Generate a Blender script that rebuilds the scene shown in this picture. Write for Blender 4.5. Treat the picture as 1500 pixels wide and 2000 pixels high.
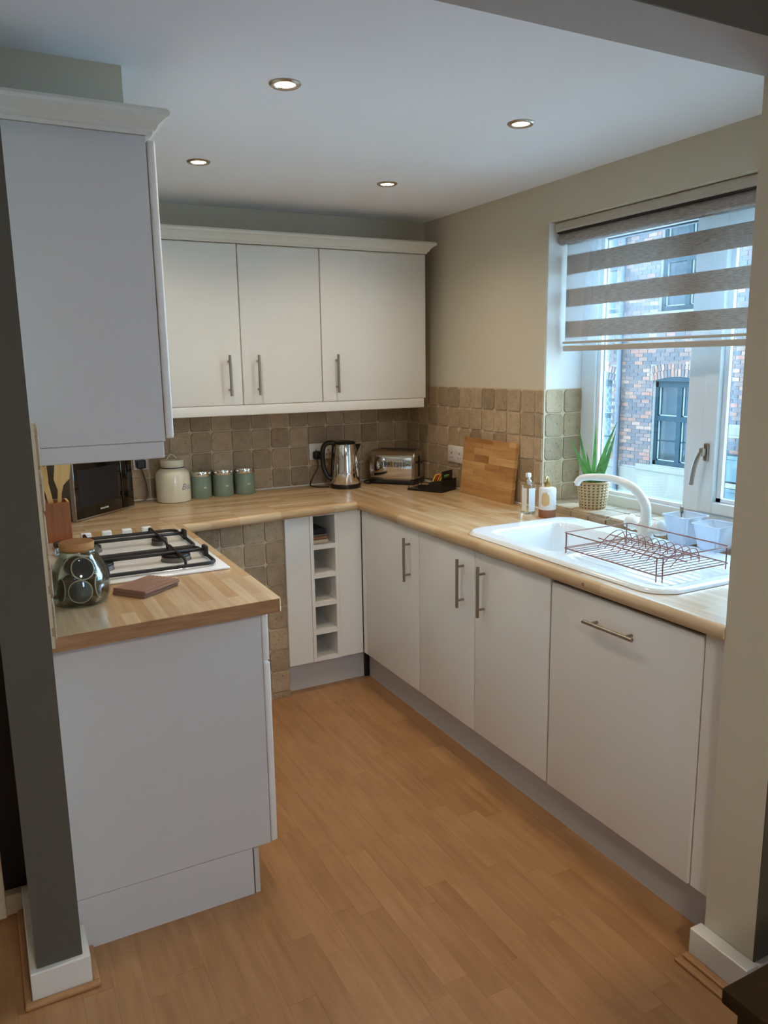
import bpy, bmesh, math, random
from mathutils import Vector, Matrix
random.seed(7)
SC = bpy.context.scene
for o in list(bpy.data.objects): bpy.data.objects.remove(o, do_unlink=True)
COL = SC.collection
PI = math.pi

# ------------------------------------------------------------------ camera
CX, CY, CZ = -1.5839, -3.5146, 1.5508
YAW, PITCH, ROLL, FPX = .4781, -.1882, -.0151, 1523.5
fw = Vector((math.sin(YAW)*math.cos(PITCH), math.cos(YAW)*math.cos(PITCH), math.sin(PITCH)))
rt = Vector((math.cos(YAW), -math.sin(YAW), 0)); up = rt.cross(fw)
c, s = math.cos(ROLL), math.sin(ROLL)
rt, up = c*rt + s*up, -s*rt + c*up
cam_d = bpy.data.cameras.new('camera'); cam = bpy.data.objects.new('camera', cam_d); COL.objects.link(cam)
cam.matrix_world = Matrix(((rt.x, up.x, -fw.x, CX), (rt.y, up.y, -fw.y, CY), (rt.z, up.z, -fw.z, CZ), (0, 0, 0, 1)))
cam_d.sensor_fit = 'VERTICAL'; cam_d.sensor_height = 36; cam_d.sensor_width = 27
cam_d.lens = FPX/2000*36; cam_d.clip_start = .05; cam_d.clip_end = 200
SC.camera = cam

# ------------------------------------------------------------------ light and exposure
SKY_COL, SKY_STR = (.40, .69, 1.0), 18.5
SPOT_W, LIVING_FILL_W = 14.0, 30.0
w = bpy.data.worlds.new('overcast'); SC.world = w; w.use_nodes = True
bg = w.node_tree.nodes['Background']; bg.inputs[0].default_value = (*SKY_COL, 1); bg.inputs[1].default_value = SKY_STR
SC.view_settings.view_transform = 'Standard'; SC.view_settings.look = 'None'
SC.view_settings.exposure = 0.22; SC.view_settings.gamma = 1.0; SC.view_settings.use_curve_mapping = False

# ------------------------------------------------------------------ materials
def lin(c): return tuple(((v/255)/12.92 if v/255 <= .04045 else ((v/255+.055)/1.055)**2.4) for v in c)
MATS = {}
class NT:
    def __init__(s, m): s.t = m.node_tree; s.n = s.t.nodes; s.l = s.t.links
    def new(s, typ, **kw):
        n = s.n.new(typ)
        for k, v in kw.items():
            if hasattr(n, k): setattr(n, k, v)
        return n
    def link(s, a, b): s.l.new(a, b)
    def math(s, op, a, b=None):
        n = s.n.new('ShaderNodeMath'); n.operation = op
        for i, v in enumerate((a, b)):
            if v is None: continue
            if hasattr(v, 'links'): s.link(v, n.inputs[i])
            else: n.inputs[i].default_value = v
        return n.outputs[0]
    def coords(s, scale=(1, 1, 1), rnd=True, rot=(0, 0, 0)):
        tc = s.n.new('ShaderNodeTexCoord'); mp = s.n.new('ShaderNodeMapping')
        mp.inputs['Scale'].default_value = scale; mp.inputs['Rotation'].default_value = rot
        s.link(tc.outputs['Object'], mp.inputs['Vector'])
        if rnd:
            oi = s.n.new('ShaderNodeObjectInfo'); r = s.math('MULTIPLY', oi.outputs['Random'], 37.0)
            cb = s.n.new('ShaderNodeCombineXYZ')
            for i in range(3): s.link(r, cb.inputs[i])
            s.link(cb.outputs[0], mp.inputs['Location'])
        return mp.outputs[0]
    def noise(s, vec, scale, detail=4, rough=.55):
        n = s.n.new('ShaderNodeTexNoise'); n.inputs['Scale'].default_value = scale
        n.inputs['Detail'].default_value = detail; n.inputs['Roughness'].default_value = rough
        s.link(vec, n.inputs['Vector']); return n.outputs['Fac']
    def ramp(s, fac, stops):
        r = s.n.new('ShaderNodeValToRGB'); e = r.color_ramp.elements
        while len(e) < len(stops): e.new(.5)
        for el, (p, c) in zip(e, stops): el.position = p; el.color = (*lin(c), 1)
        s.link(fac, r.inputs[0]); return r.outputs[0]
    def mix(s, a, b, fac=.5, mode='MIX'):
        m = s.n.new('ShaderNodeMix'); m.data_type = 'RGBA'; m.blend_type = mode
        for i, v in ((0, fac), (6, a), (7, b)):
            if hasattr(v, 'links'): s.link(v, m.inputs[i])
            elif i == 0: m.inputs[0].default_value = v
            else: m.inputs[i].default_value = (*v, 1)
        return m.outputs[2]
    def bump(s, h, strength=.3, dist=.002):
        b = s.n.new('ShaderNodeBump'); b.inputs['Strength'].default_value = strength; b.inputs['Distance'].default_value = dist
        s.link(h, b.inputs['Height']); return b.outputs[0]
def base_mat(name):
    m = bpy.data.materials.new(name); m.use_nodes = True; t = NT(m); p = t.n['Principled BSDF']; MATS[name] = m
    return m, t, p
def mat(name, col, rough=.5, metal=0, var=0, vs=6, rand=0, bmp=0, bs=200, coat=0, spec=.5, aniso=None, emit=None):
    m, t, p = base_mat(name)
    p.inputs['Roughness'].default_value = rough; p.inputs['Metallic'].default_value = metal
    p.inputs['Specular IOR Level'].default_value = spec; p.inputs['Coat Weight'].default_value = coat
    p.inputs['Base Color'].default_value = (*lin(col), 1)
    if var or rand or bmp:
        v = t.coords(aniso or (1, 1, 1))
        out = None
        f = None
        if var:
            n = t.noise(v, vs); f = t.math('ADD', t.math('MULTIPLY', t.math('SUBTRACT', n, .5), 2*var), 1.0)
        if rand:
            oi = t.n.new('ShaderNodeObjectInfo')
            g = t.math('ADD', t.math('MULTIPLY', t.math('SUBTRACT', oi.outputs['Random'], .5), 2*rand), 1.0)
            f = g if f is None else t.math('MULTIPLY', f, g)
        if f is not None:
            cb = t.n.new('ShaderNodeCombineColor')
            for i in range(3): t.link(f, cb.inputs[i])
            t.link(t.mix(lin(col), cb.outputs[0], 1.0, 'MULTIPLY'), p.inputs['Base Color'])
        if bmp: t.link(t.bump(t.noise(v, bs, 3), bmp, .001), p.inputs['Normal'])
    if emit: p.inputs['Emission Color'].default_value = (*lin(emit[0]), 1); p.inputs['Emission Strength'].default_value = emit[1]
    return m
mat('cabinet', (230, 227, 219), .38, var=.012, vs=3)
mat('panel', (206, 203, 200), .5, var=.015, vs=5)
mat('plinth', (200, 195, 190), .45)
mat('cream_wall', (206, 197, 175), .85, var=.02, vs=3, bmp=.06, bs=120)
mat('white_wall', (225, 220, 210), .85, bmp=.05, bs=120)
mat('ceiling', (238, 240, 243), .9, var=.01, vs=2)
mat('lintel_shaded', (172, 166, 158), .85, bmp=.05, bs=120)  # wall paint darkened: the shade on the lintel is put into the colour
mat('reveal_white', (238, 240, 240), .7)
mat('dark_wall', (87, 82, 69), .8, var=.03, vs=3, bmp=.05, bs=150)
mat('white_gloss', (226, 222, 212), .3)
mat('cornice', (224, 221, 208), .45, var=.05, vs=14, aniso=(.15, .15, 3))
mat('upvc', (226, 234, 240), .28)
mat('gasket', (50, 62, 80), .5)
mat('steel', (190, 184, 176), .32, 1)
mat('handle_steel', (150, 140, 128), .36, 1)
mat('ring_steel', (176, 166, 154), .3, 1)
mat('chrome', (225, 225, 225), .07, 1)
mat('chrome_soft', (200, 190, 178), .17, 1)
mat('black', (18, 18, 19), .35)
mat('black_gloss', (8, 8, 9), .06, coat=.3)
mat('black_iron', (24, 23, 24), .5)
mat('burner_grey', (110, 106, 100), .45, .6)
mat('enamel', (240, 240, 238), .15, coat=.4)
mat('sink_white', (232, 238, 240), .16, coat=.3)
mat('ceramic_cream', (222, 216, 192), .22, coat=.4)
mat('ceramic_white', (226, 226, 222), .3)
mat('navy', (44, 48, 72), .35)
mat('ink_blue', (128, 134, 160), .5)
mat('green_tin', (128, 146, 128), .42)
mat('tin_mark', (190, 200, 186), .5)
mat('socket_white', (222, 214, 208), .3)
mat('socket_dark', (70, 60, 56), .5)
mat('cloth_brown', (150, 112, 92), .95, var=.06, vs=60, bmp=.6, bs=700)
mat('terracotta', (152, 100, 72), .6, var=.05, vs=20)
mat('tan_patch', (214, 178, 124), .55)
mat('gold', (190, 160, 95), .3, .9)
mat('label_white', (228, 234, 236), .5)
mat('yellow', (214, 200, 52), .5); mat('red', (170, 62, 48), .5); mat('green', (96, 140, 60), .5)
mat('orange', (214, 140, 60), .5)
mat('cork', (186, 130, 80), .85, var=.12, vs=90, bmp=.3, bs=300)
mat('pod_dark', (30, 25, 24), .3, coat=.3)
mat('pod_rim', (190, 170, 138), .5)
mat('pod_brown', (96, 58, 34), .5)
mat('rack_wire', (142, 98, 88), .35, .55)
mat('tap_white', (232, 236, 232), .2, coat=.4)
mat('soil', (50, 42, 34), .95, bmp=.6, bs=90)
mat('blind_bar', (186, 176, 162), .45)
mat('blind_case', (188, 180, 166), .35)
mat('table_dark', (50, 35, 17), .75, spec=.15, var=.35, vs=9, aniso=(1, 9, 1), bmp=.15, bs=80)
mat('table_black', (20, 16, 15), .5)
mat('trim_wood', (176, 130, 84), .5, var=.12, vs=10, aniso=(2, 2, 2))
mat('towel_dark', (28, 28, 34), .95, bmp=.5, bs=300); mat('towel_grey', (96, 92, 84), .95, bmp=.5, bs=300)
mat('towel_tan', (134, 96, 72), .95, bmp=.5, bs=300); mat('towel_cream', (190, 172, 150), .95, var=.25, vs=160, aniso=(1, .1, .1))
mat('grout', (204, 188, 160), .95, bmp=.3, bs=200)
mat('stone', (84, 76, 64), .9, var=.18, vs=1.6, bmp=.3, bs=20)
mat('mortar', (110, 104, 97), .95, var=.05, vs=3)
mat('teal_paint', (11, 28, 32), .7, spec=.2)
mat('teal_box', (16, 38, 38), .4)
mat('pipe_grey', (40, 41, 46), .5)
mat('far_white', (94, 97, 97), .5)
mat('far_room', (44, 47, 44), .8, var=.3, vs=1.2)
mat('asphalt', (205, 204, 200), .95, var=.1, vs=2)
mat('door_beige', (196, 176, 148), .6)
mat('bulb', (255, 240, 215), .4, emit=((255, 232, 196), 22.0))
mat('fill_lamp_glow', (255, 244, 226), .4, emit=((255, 236, 210), 5.0))  # glowing shade of the added fill lamp
mat('silicone', (226, 220, 208), .5)

def glass(name, tint=(1, 1, 1), refl=.08, rough=.02, haze=0, hazecol=(230, 235, 240), fmul=.6):
    m, t, p = base_mat(name); t.n.remove(p)
    out = t.n['Material Output']
    tr = t.n.new('ShaderNodeBsdfTransparent'); tr.inputs[0].default_value = (*tint, 1)
    gl = t.n.new('ShaderNodeBsdfGlossy'); gl.inputs['Roughness'].default_value = rough
    fr = t.n.new('ShaderNodeLayerWeight'); fr.inputs[0].default_value = .25
    f = t.math('ADD', t.math('MULTIPLY', fr.outputs['Fresnel'], fmul), refl)
    mx = t.n.new('ShaderNodeMixShader'); t.link(f, mx.inputs[0]); t.link(tr.outputs[0], mx.inputs[1]); t.link(gl.outputs[0], mx.inputs[2])
    last = mx.outputs[0]
    if haze:
        df = t.n.new('ShaderNodeBsdfDiffuse'); df.inputs[0].default_value = (*lin(hazecol), 1)
        tl = t.n.new('ShaderNodeBsdfTranslucent'); tl.inputs[0].default_value = (*lin(hazecol), 1)
        ad = t.n.new('ShaderNodeMixShader'); ad.inputs[0].default_value = .5; t.link(df.outputs[0], ad.inputs[1]); t.link(tl.outputs[0], ad.inputs[2])
        m2 = t.n.new('ShaderNodeMixShader'); m2.inputs[0].default_value = haze; t.link(last, m2.inputs[1]); t.link(ad.outputs[0], m2.inputs[2]); last = m2.outputs[0]
    t.link(last, out.inputs[0])
glass('window_glass', (.97, .99, 1), .015)
glass('jar_glass', (.91, .955, .925), .03)
glass('bottle_glass', (.97, .98, .93), .05)
glass('sheer', (1, 1, 1), 0, .9, haze=.05, hazecol=(220, 228, 236))
glass('tub_plastic', (.95, .97, 1.0), .03, .12, haze=.3, hazecol=(226, 230, 238))
glass('far_glass', (.8, .86, .88), .004, .05, fmul=.2)

def blind_mat():
    m, t, p = base_mat('blind'); t.n.remove(p)
    n = t.noise(t.coords((1, 10, 260), rnd=False), 3.0, 5, .7)
    col = t.ramp(n, [(.34, (140, 130, 122)), (.5, (184, 175, 167)), (.66, (218, 210, 202))])
    d_ = t.n.new('ShaderNodeBsdfDiffuse'); tl = t.n.new('ShaderNodeBsdfTranslucent'); mx = t.n.new('ShaderNodeMixShader'); mx.inputs[0].default_value = .33
    t.link(col, d_.inputs[0]); t.link(col, tl.inputs[0]); t.link(d_.outputs[0], mx.inputs[1]); t.link(tl.outputs[0], mx.inputs[2]); t.link(mx.outputs[0], t.n['Material Output'].inputs[0])
blind_mat()

def stave_mat(name, along):          # printed butcher-block laminate
    m, t, p = base_mat(name)
    rot = (0, 0, 0) if along == 'x' else (0, 0, PI/2)
    v = t.coords(rnd=False, rot=rot)
    b = t.n.new('ShaderNodeTexBrick'); b.offset = .37; b.offset_frequency = 2; b.squash = 1.0
    t.link(v, b.inputs['Vector']); b.inputs['Scale'].default_value = 1; b.inputs['Mortar Size'].default_value = 0
    b.inputs['Brick Width'].default_value = .31; b.inputs['Row Height'].default_value = .036
    b.inputs['Color1'].default_value = (*lin((196, 156, 110)), 1); b.inputs['Color2'].default_value = (*lin((224, 196, 156)), 1)
    g = t.noise(t.coords((3, 60, 60) if along == 'x' else (60, 3, 60), rnd=False), 1.0, 5)
    gr = t.ramp(g, [(.25, (205, 205, 205)), (.75, (255, 255, 255))])
    t.link(t.mix(b.outputs[0], gr, .8, 'MULTIPLY'), p.inputs['Base Color'])
    p.inputs['Roughness'].default_value = .27
stave_mat('worktop_x', 'x'); stave_mat('worktop_y', 'y')

def wood_mat(name, stops, sc=(1, 12, 12), rough=.45, rnd=.25, wav=0):
    m, t, p = base_mat(name)
    v = t.coords(sc)
    g = t.noise(v, 3.0, 6, .6)
    oi = t.n.new('ShaderNodeObjectInfo')
    f = t.math('ADD', g, t.math('MULTIPLY', t.math('SUBTRACT', oi.outputs['Random'], .5), rnd))
    if wav:
        wv = t.n.new('ShaderNodeTexWave'); wv.wave_type = 'RINGS'; wv.inputs['Scale'].default_value = 1.6
        wv.inputs['Distortion'].default_value = 5; wv.inputs['Detail'].default_value = 2; t.link(v, wv.inputs['Vector'])
        f = t.math('ADD', f, t.math('MULTIPLY', t.math('SUBTRACT', wv.outputs['Fac'], .5), wav))
    t.link(t.ramp(f, stops), p.inputs['Base Color']); p.inputs['Roughness'].default_value = rough
    return p
fl = wood_mat('floor_wood', [(.1, (146, 100, 60)), (.5, (168, 122, 79)), (.9, (184, 140, 96))], (14, 1.1, 14), .36, .24, .09)
wood_mat('board_wood', [(.1, (150, 100, 52)), (.5, (186, 136, 80)), (.9, (208, 164, 108))], (12, 1.5, 12), .5, .7)
wood_mat('block_wood', [(.2, (120, 66, 30)), (.5, (150, 88, 44)), (.8, (172, 108, 58))], (20, 20, 1.2), .5, .1)
wood_mat('spoon_wood', [(.2, (196, 148, 80)), (.8, (222, 184, 120))], (14, 14, 2), .55, .3)

def tile_mat():
    m, t, p = base_mat('travertine')
    v = t.coords(); oi = t.n.new('ShaderNodeObjectInfo')
    n1 = t.noise(v, 22, 6, .6); n2 = t.noise(v, 90, 3, .6)
    f = t.math('ADD', t.math('MULTIPLY', n1, .7), t.math('MULTIPLY', t.math('SUBTRACT', oi.outputs['Random'], .5), .42))
    col = t.ramp(f, [(.02, (138, 118, 92)), (.35, (168, 146, 116)), (.6, (188, 164, 132)), (.9, (202, 184, 156))])
    pit = t.ramp(n2, [(.30, (170, 150, 120)), (.40, (255, 255, 255))])
    t.link(t.mix(col, pit, .8, 'MULTIPLY'), p.inputs['Base Color']); p.inputs['Roughness'].default_value = .6
    t.link(t.bump(t.math('ADD', n1, n2), .4, .002), p.inputs['Normal'])
tile_mat()
def brick_mat():
    m, t, p = base_mat('brick')
    oi = t.n.new('ShaderNodeObjectInfo'); ge = t.n.new('ShaderNodeNewGeometry')
    f = t.math('FRACT', t.math('ADD', t.math('MULTIPLY', oi.outputs['Random'], 3.7), ge.outputs['Random Per Island']))
    col = t.ramp(f, [(0, (64, 52, 49)), (.22, (55, 51, 51)), (.4, (78, 60, 55)), (.55, (66, 52, 47)), (.7, (94, 69, 56)), (.85, (102, 63, 47)), (1, (108, 84, 68))])
    n = t.noise(t.coords(), 14, 4)
    t.link(t.mix(col, t.ramp(n, [(.3, (190, 190, 190)), (.7, (255, 255, 255))]), .7, 'MULTIPLY'), p.inputs['Base Color'])
    p.inputs['Roughness'].default_value = .9
brick_mat()
def weave_mat():
    m, t, p = base_mat('weave')
    a = t.n.new('ShaderNodeVertexColor'); a.layer_name = 'weave'
    t.link(a.outputs[0], p.inputs['Base Color']); p.inputs['Roughness'].default_value = .8
weave_mat()
def leaf_mat():
    m, t, p = base_mat('leaf')
    n = t.noise(t.coords(), 30, 3)
    t.link(t.ramp(n, [(.3, (66, 128, 58)), (.7, (116, 172, 88))]), p.inputs['Base Color']); p.inputs['Roughness'].default_value = .4
leaf_mat()

# ------------------------------------------------------------------ mesh helpers
def B(): return bmesh.new()
def box(bm, x0, x1, y0, y1, z0, z1, bev=0, seg=2):
    x0, x1 = min(x0, x1), max(x0, x1); y0, y1 = min(y0, y1), max(y0, y1); z0, z1 = min(z0, z1), max(z0, z1)
    vs = [bm.verts.new((x, y, z)) for z in (z0, z1) for x, y in ((x0, y0), (x1, y0), (x1, y1), (x0, y1))]
    fs = [bm.faces.new([vs[i] for i in f]) for f in ((3, 2, 1, 0), (4, 5, 6, 7), (0, 1, 5, 4), (1, 2, 6, 5), (2, 3, 7, 6), (3, 0, 4, 7))]
    if bev:
        es = list({e for f in fs for e in f.edges})
        bmesh.ops.bevel(bm, geom=es, offset=bev, segments=seg, affect='EDGES', profile=.5)
    return bm
def prism(bm, poly, z0, z1, fn=None):
    fn = fn or (lambda a, b, c: (a, b, c)); n = len(poly)
    lo = [bm.verts.new(fn(a, b, z0)) for a, b in poly]; hi = [bm.verts.new(fn(a, b, z1)) for a, b in poly]
    bm.faces.new(lo[::-1]); bm.faces.new(hi)
    for i in range(n): bm.faces.new((lo[i], lo[(i+1) % n], hi[(i+1) % n], hi[i]))
    bmesh.ops.recalc_face_normals(bm, faces=bm.faces[:]); return bm
def lathe(bm, prof, n=32, cx=0, cy=0, cap=True, z=0):
    rings = [[bm.verts.new((cx+r*math.cos(2*PI*i/n), cy+r*math.sin(2*PI*i/n), z+h)) for i in range(n)] for r, h in prof]
    for a, b in zip(rings, rings[1:]):
        for i in range(n): bm.faces.new((a[i], a[(i+1) % n], b[(i+1) % n], b[i]))
    if cap:
        if prof[0][0] > 1e-5: bm.faces.new(rings[0][::-1])
        if prof[-1][0] > 1e-5: bm.faces.new(rings[-1])
    return bm
def tube(bm, pts, r, n=8, closed=False, caps=True):
    P = [Vector(p) for p in pts]; N = len(P); rings = []
    rr = r if isinstance(r, (list, tuple)) else [r]*N
    prev = None
    for i in range(N):
        a = P[i-1] if (i > 0 or closed) else P[i]; b = P[(i+1) % N] if (i < N-1 or closed) else P[i]
        t = (b-a).normalized()
        if prev is None:
            h = Vector((0, 0, 1)) if abs(t.z) < .9 else Vector((1, 0, 0)); u = t.cross(h).normalized()
        else: u = (prev - t*prev.dot(t)).normalized()
        prev = u; v = t.cross(u)
        rings.append([bm.verts.new(P[i] + (u*math.cos(2*PI*k/n) + v*math.sin(2*PI*k/n))*rr[i]) for k in range(n)])
    m = N if closed else N-1
    for i in range(m):
        a, b = rings[i], rings[(i+1) % N]
        for k in range(n): bm.faces.new((a[k], a[(k+1) % n], b[(k+1) % n], b[k]))
    if caps and not closed: bm.faces.new(rings[0][::-1]); bm.faces.new(rings[-1])
    return bm
def smooth_path(pts, k=6):
    P = [Vector(p) for p in pts]; out = []
    for i in range(len(P)-1):
        p0, p1, p2, p3 = P[max(i-1, 0)], P[i], P[i+1], P[min(i+2, len(P)-1)]
        for j in range(k):
            t = j/k
            out.append(.5*((2*p1) + (p2-p0)*t + (2*p0-5*p1+4*p2-p3)*t*t + (3*p1-p0-3*p2+p3)*t**3))
    out.append(P[-1]); return out
def chain(o):
    m = Matrix.Identity(4)
    while o: m = o.matrix_basis @ m; o = o.parent
    return m
def obj(name, bm, m, parent=None, smooth=False, world=True, label=None):
    if parent is not None and world: bm.transform(chain(parent).inverted())
    me = bpy.data.meshes.new(name); bm.normal_update(); bm.to_mesh(me); bm.free()
    me.materials.append(MATS[m])
    if smooth:
        for p in me.polygons: p.use_smooth = True
        try: me.set_sharp_from_angle(angle=math.radians(smooth if smooth is not True else 40))
        except Exception: pass
    o = bpy.data.objects.new(name, me); COL.objects.link(o)
    if parent is not None: o.parent = parent
    if label: o['label'] = label
    return o
def tag(o, label, cat, group=None):
    o['label'] = label; o['category'] = cat
    if group: o['group'] = group
    return o
def thing(name, loc, label, cat, group=None, rz=0):
    o = bpy.data.objects.new(name, None); COL.objects.link(o); o.empty_display_size = .05
    o.location = loc; o.rotation_euler = (0, 0, rz); return tag(o, label, cat, group)
def struct(name, bm, m, smooth=False):
    o = obj(name, bm, m, None, smooth); o['kind'] = 'structure'; return o
def bx(*a, **k): return box(B(), *a, **k)
def handle(parent, p0, p1, out, name='handle'):   # bar handle: out = vector from door to bar
    p0, p1, out = Vector(p0), Vector(p1), Vector(out); bm = B()
    tube(bm, [p0, p1], .006, 12)
    for f in (.15, .85):
        q = p0.lerp(p1, f); tube(bm, [q, q-out], .0045, 10)
    return obj(name, bm, 'handle_steel', parent, True, label='brushed steel bar handle')

# ------------------------------------------------------------------ room dimensions
XR, XL, XL2, YB, ZC = .599, -1.479, -1.5845, .3806, 2.2695
XW, YW = -.0236, -.2383                     # worktop front lines
YP, YP2, XP, ZL = -2.2882, -2.4319, -.0168, 2.1419
WY0, WY1, WZ0, WZ1 = -2.2, -.818, .915, 2.114   # window opening in the right wall

# floor
floor = struct('floor', bx(-4.2, 2.6, -6.6, .6, -.08, -.006), 'floor_wood')
PW = .074; k = 0
x = -1.86
while x < .12:
    y = -3.0 - random.uniform(0, .4)
    while y < .06:
        L = random.choice((.28, .36, .44, .52, .6))
        if not (y > -1.42 and x < -1.02 and y > -1.2 and x > -1.45):
            # only boards that the room shows, the rest of the floor lies under the cabinets
            if (x < -.92 or y > -9) and y+L > -3.1 and not (y > -1.45 and x+PW < -.99 and x > -1.6):
                y1 = min(y+L, .06)
                h = random.uniform(-.00015, .00015)
                o = obj('floor_board', bx(-PW/2+.00015, PW/2-.00015, -(y1-y)/2+.00015, (y1-y)/2-.00015, -.006, h), 'floor_wood', floor, world=False)
                o.location = (x+PW/2, (y+y1)/2, 0)
        y += L
    x += PW
# kitchen ceiling, living room ceiling
struct('ceiling', bx(-2.6, XR+.3, YP, YB+.2, ZC, ZC+.1), 'ceiling')
struct('ceiling_living', bx(-4.2, 2.6, -6.6, YP2, 2.42, 2.52), 'ceiling')
# lintel between living room and kitchen
lin_o = struct('wall_lintel', bx(-4.2, 2.6, YP2, YP, ZL, 2.52), 'lintel_shaded')
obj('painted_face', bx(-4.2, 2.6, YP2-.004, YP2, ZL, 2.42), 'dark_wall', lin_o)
# right wall around the window
bm = B()
T = .26
box(bm, XR, XR+T, WY1, YB+.2, 0, ZC); box(bm, XR, XR+T, YP, WY0, 0, ZC)
box(bm, XR, XR+T, WY0, WY1, 0, WZ0); box(bm, XR, XR+T, WY0, WY1, WZ1, ZC)
wall_r = struct('wall_right', bm, 'cream_wall')
obj('reveal_face', bx(XR+.006, XR+.215, WY1-.003, WY1, 1.43, WZ1), 'reveal_white', wall_r)
wall_b = struct('wall_back', bx(XL2, XR, YB, YB+.2, 0, ZC), 'cream_wall')
wall_l = struct('wall_left', bx(XL2, XL, -1.6024, YB, 0, ZC), 'cream_wall')
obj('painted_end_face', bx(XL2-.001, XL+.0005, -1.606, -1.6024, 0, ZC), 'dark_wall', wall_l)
# pier at the right of the opening
pier = struct('wall_pier', bx(XP, 2.6, YP2, YP, 0, ZL), 'cream_wall')
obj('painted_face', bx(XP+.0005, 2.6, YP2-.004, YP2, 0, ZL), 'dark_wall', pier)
# boxed-in soffits above the wall units
struct('wall_soffit_back', bx(XL, XR, .1866, YB, 2.10, ZC), 'cream_wall')
struct('wall_soffit_left', bx(XL, -1.187, -1.398, -.85, 2.10, ZC), 'cream_wall')
# living room shell behind the camera
struct('wall_living_left', bx(-4.3, -4.2, -6.6, .6, 0, 2.52), 'white_wall')
struct('wall_living_right', bx(2.6, 2.7, -6.6, YP, 0, 2.52), 'white_wall')
bm = B(); box(bm, -4.2, -.9, -6.7, -6.6, 0, 2.52); box(bm, -.4, 2.6, -6.7, -6.6, 0, 2.52); box(bm, -.9, -.4, -6.7, -6.6, 1.9, 2.52); box(bm, -.9, -.4, -6.7, -6.6, 0, 1.0)
struct('wall_living_back', bm, 'white_wall')
# side passage left of the partition
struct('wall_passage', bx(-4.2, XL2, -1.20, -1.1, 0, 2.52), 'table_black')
pd = struct('door_1', bx(-2.5, -1.645, -1.262, -1.222, .012, 2.05, .004), 'door_beige')
struct('baseboard_passage', bx(-1.70, XL2, -1.236, -1.20, 0, .062, .004), 'door_beige')
struct('ceiling_passage', bx(-4.2, XL2, YP, .6, 2.42, 2.52), 'ceiling')

# baseboards and floor beading
bm = B(); box(bm, XL2-.018, XL+.018, -1.6204, -1.602, 0, .085, .003); box(bm, XL, XL+.018, -1.6024, -1.49, 0, .085, .003); box(bm, XL2-.018, XL2, -1.6024, -1.24, 0, .085, .003)
struct('baseboard_left', bm, 'white_gloss')
bm = B(); box(bm, XL2-.036, XL+.036, -1.6384, -1.6204, 0, .014, .005); box(bm, XL+.018, XL+.036, -1.6204, -1.487, 0, .014, .005); box(bm, XL2-.036, XL2-.018, -1.6204, -1.24, 0, .014, .005)
struct('trim_1', bm, 'trim_wood')
bm = B(); box(bm, XP-.042, XP, -2.449, YP+.012, 0, .088, .003); box(bm, XP, 2.6, -2.452, -2.4355, 0, .088, .003)
struct('baseboard_right', bm, 'white_gloss')
bm = B(); box(bm, XP-.085, XP-.042, -2.49, YP+.02, 0, .009, .003); box(bm, XP-.064, XP-.042, -2.47, YP+.015, .009, .018, .004)
struct('trim_2', bm, 'trim_wood')

# ------------------------------------------------------------------ wall tiles, each one a piece
def tile_mesh(seed):
    rnd = random.Random(seed); pts = []; h = .0475
    cr = [rnd.uniform(.006, .016) for _ in range(4)]
    for q, (sx, sy) in enumerate(((1, 1), (-1, 1), (-1, -1), (1, -1))):
        r = cr[q]; a0 = (0, PI/2, PI, 1.5*PI)[q]
        for j in range(3):
            a = a0 + j*PI/4
            pts.append((sx*(h-r)+r*math.cos(a)+rnd.uniform(-.0012, .0012), sy*(h-r)+r*math.sin(a)+rnd.uniform(-.0012, .0012)))
    bm = B(); n = len(pts)
    a = [bm.verts.new((x, y, 0)) for x, y in pts]; b = [bm.verts.new((x, y, .0085)) for x, y in pts]
    c_ = [bm.verts.new((x*.955, y*.955, .0108+rnd.uniform(-.0006, .0006))) for x, y in pts]
    for p, q in ((a, b), (b, c_)):
        for i in range(n): bm.faces.new((p[i], p[(i+1) % n], q[(i+1) % n], q[i]))
    bm.faces.new(c_)
    me = bpy.data.meshes.new('tile'); bm.to_mesh(me); bm.free(); me.materials.append(MATS['travertine'])
    for p in me.polygons: p.use_smooth = False
    return me
TM = [tile_mesh(i) for i in range(7)]
def tiles(parent, org, U, V, u_edges, v_edges, off=.0, skip=None):
    U, V = Vector(U), Vector(V); N = U.cross(V); org = Vector(org)
    for ua, ub in zip(u_edges, u_edges[1:]):
        for va, vb in zip(v_edges, v_edges[1:]):
            if skip and skip((ua+ub)/2, (va+vb)/2): continue
            me = random.choice(TM); o = bpy.data.objects.new('tile', me); COL.objects.link(o)
            cpos = org + U*((ua+ub)/2) + V*((va+vb)/2) + N*(off+random.uniform(-.0012, .0008))
            su, sv = (ub-ua)/.1005, (vb-va)/.1005
            R, S = Matrix((U, V, N)).transposed(), (su, sv, 1)
            if abs(su-sv) < .08 and random.random() < .5: R, S = Matrix((V, -U, N)).transposed(), (sv, su, 1)
            tilt = Matrix.Rotation(random.uniform(-.012, .012), 3, 'X') @ Matrix.Rotation(random.uniform(-.012, .012), 3, 'Y')
            o.rotation_mode = 'QUATERNION'; o.location = cpos; o.rotation_quaternion = (R @ tilt).to_quaternion(); o.scale = S; o.parent = parent
def steps(a, b, n): return [a+(b-a)*i/n for i in range(n+1)]
Z5 = steps(.914, 1.430, 5)
# right wall: U runs along -y (towards camera) so that U x V points to -x
ue = [-(YB-.012) + .0]; y0 = YB-.012
edges = [y0-e for e in (0, .03, .132, .233, .334, .435, .536, .637, .738, .839, .940, 1.042, 1.143, 1.198)]
g = obj('grout_bed', bx(XR-.0085, XR, WY1-.012, YB, .90, 1.431), 'grout', wall_r)
tiles(wall_r, (XR-.0045, 0, 0), (0, -1, 0), (0, 0, 1), [-e for e in edges], Z5)
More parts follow.
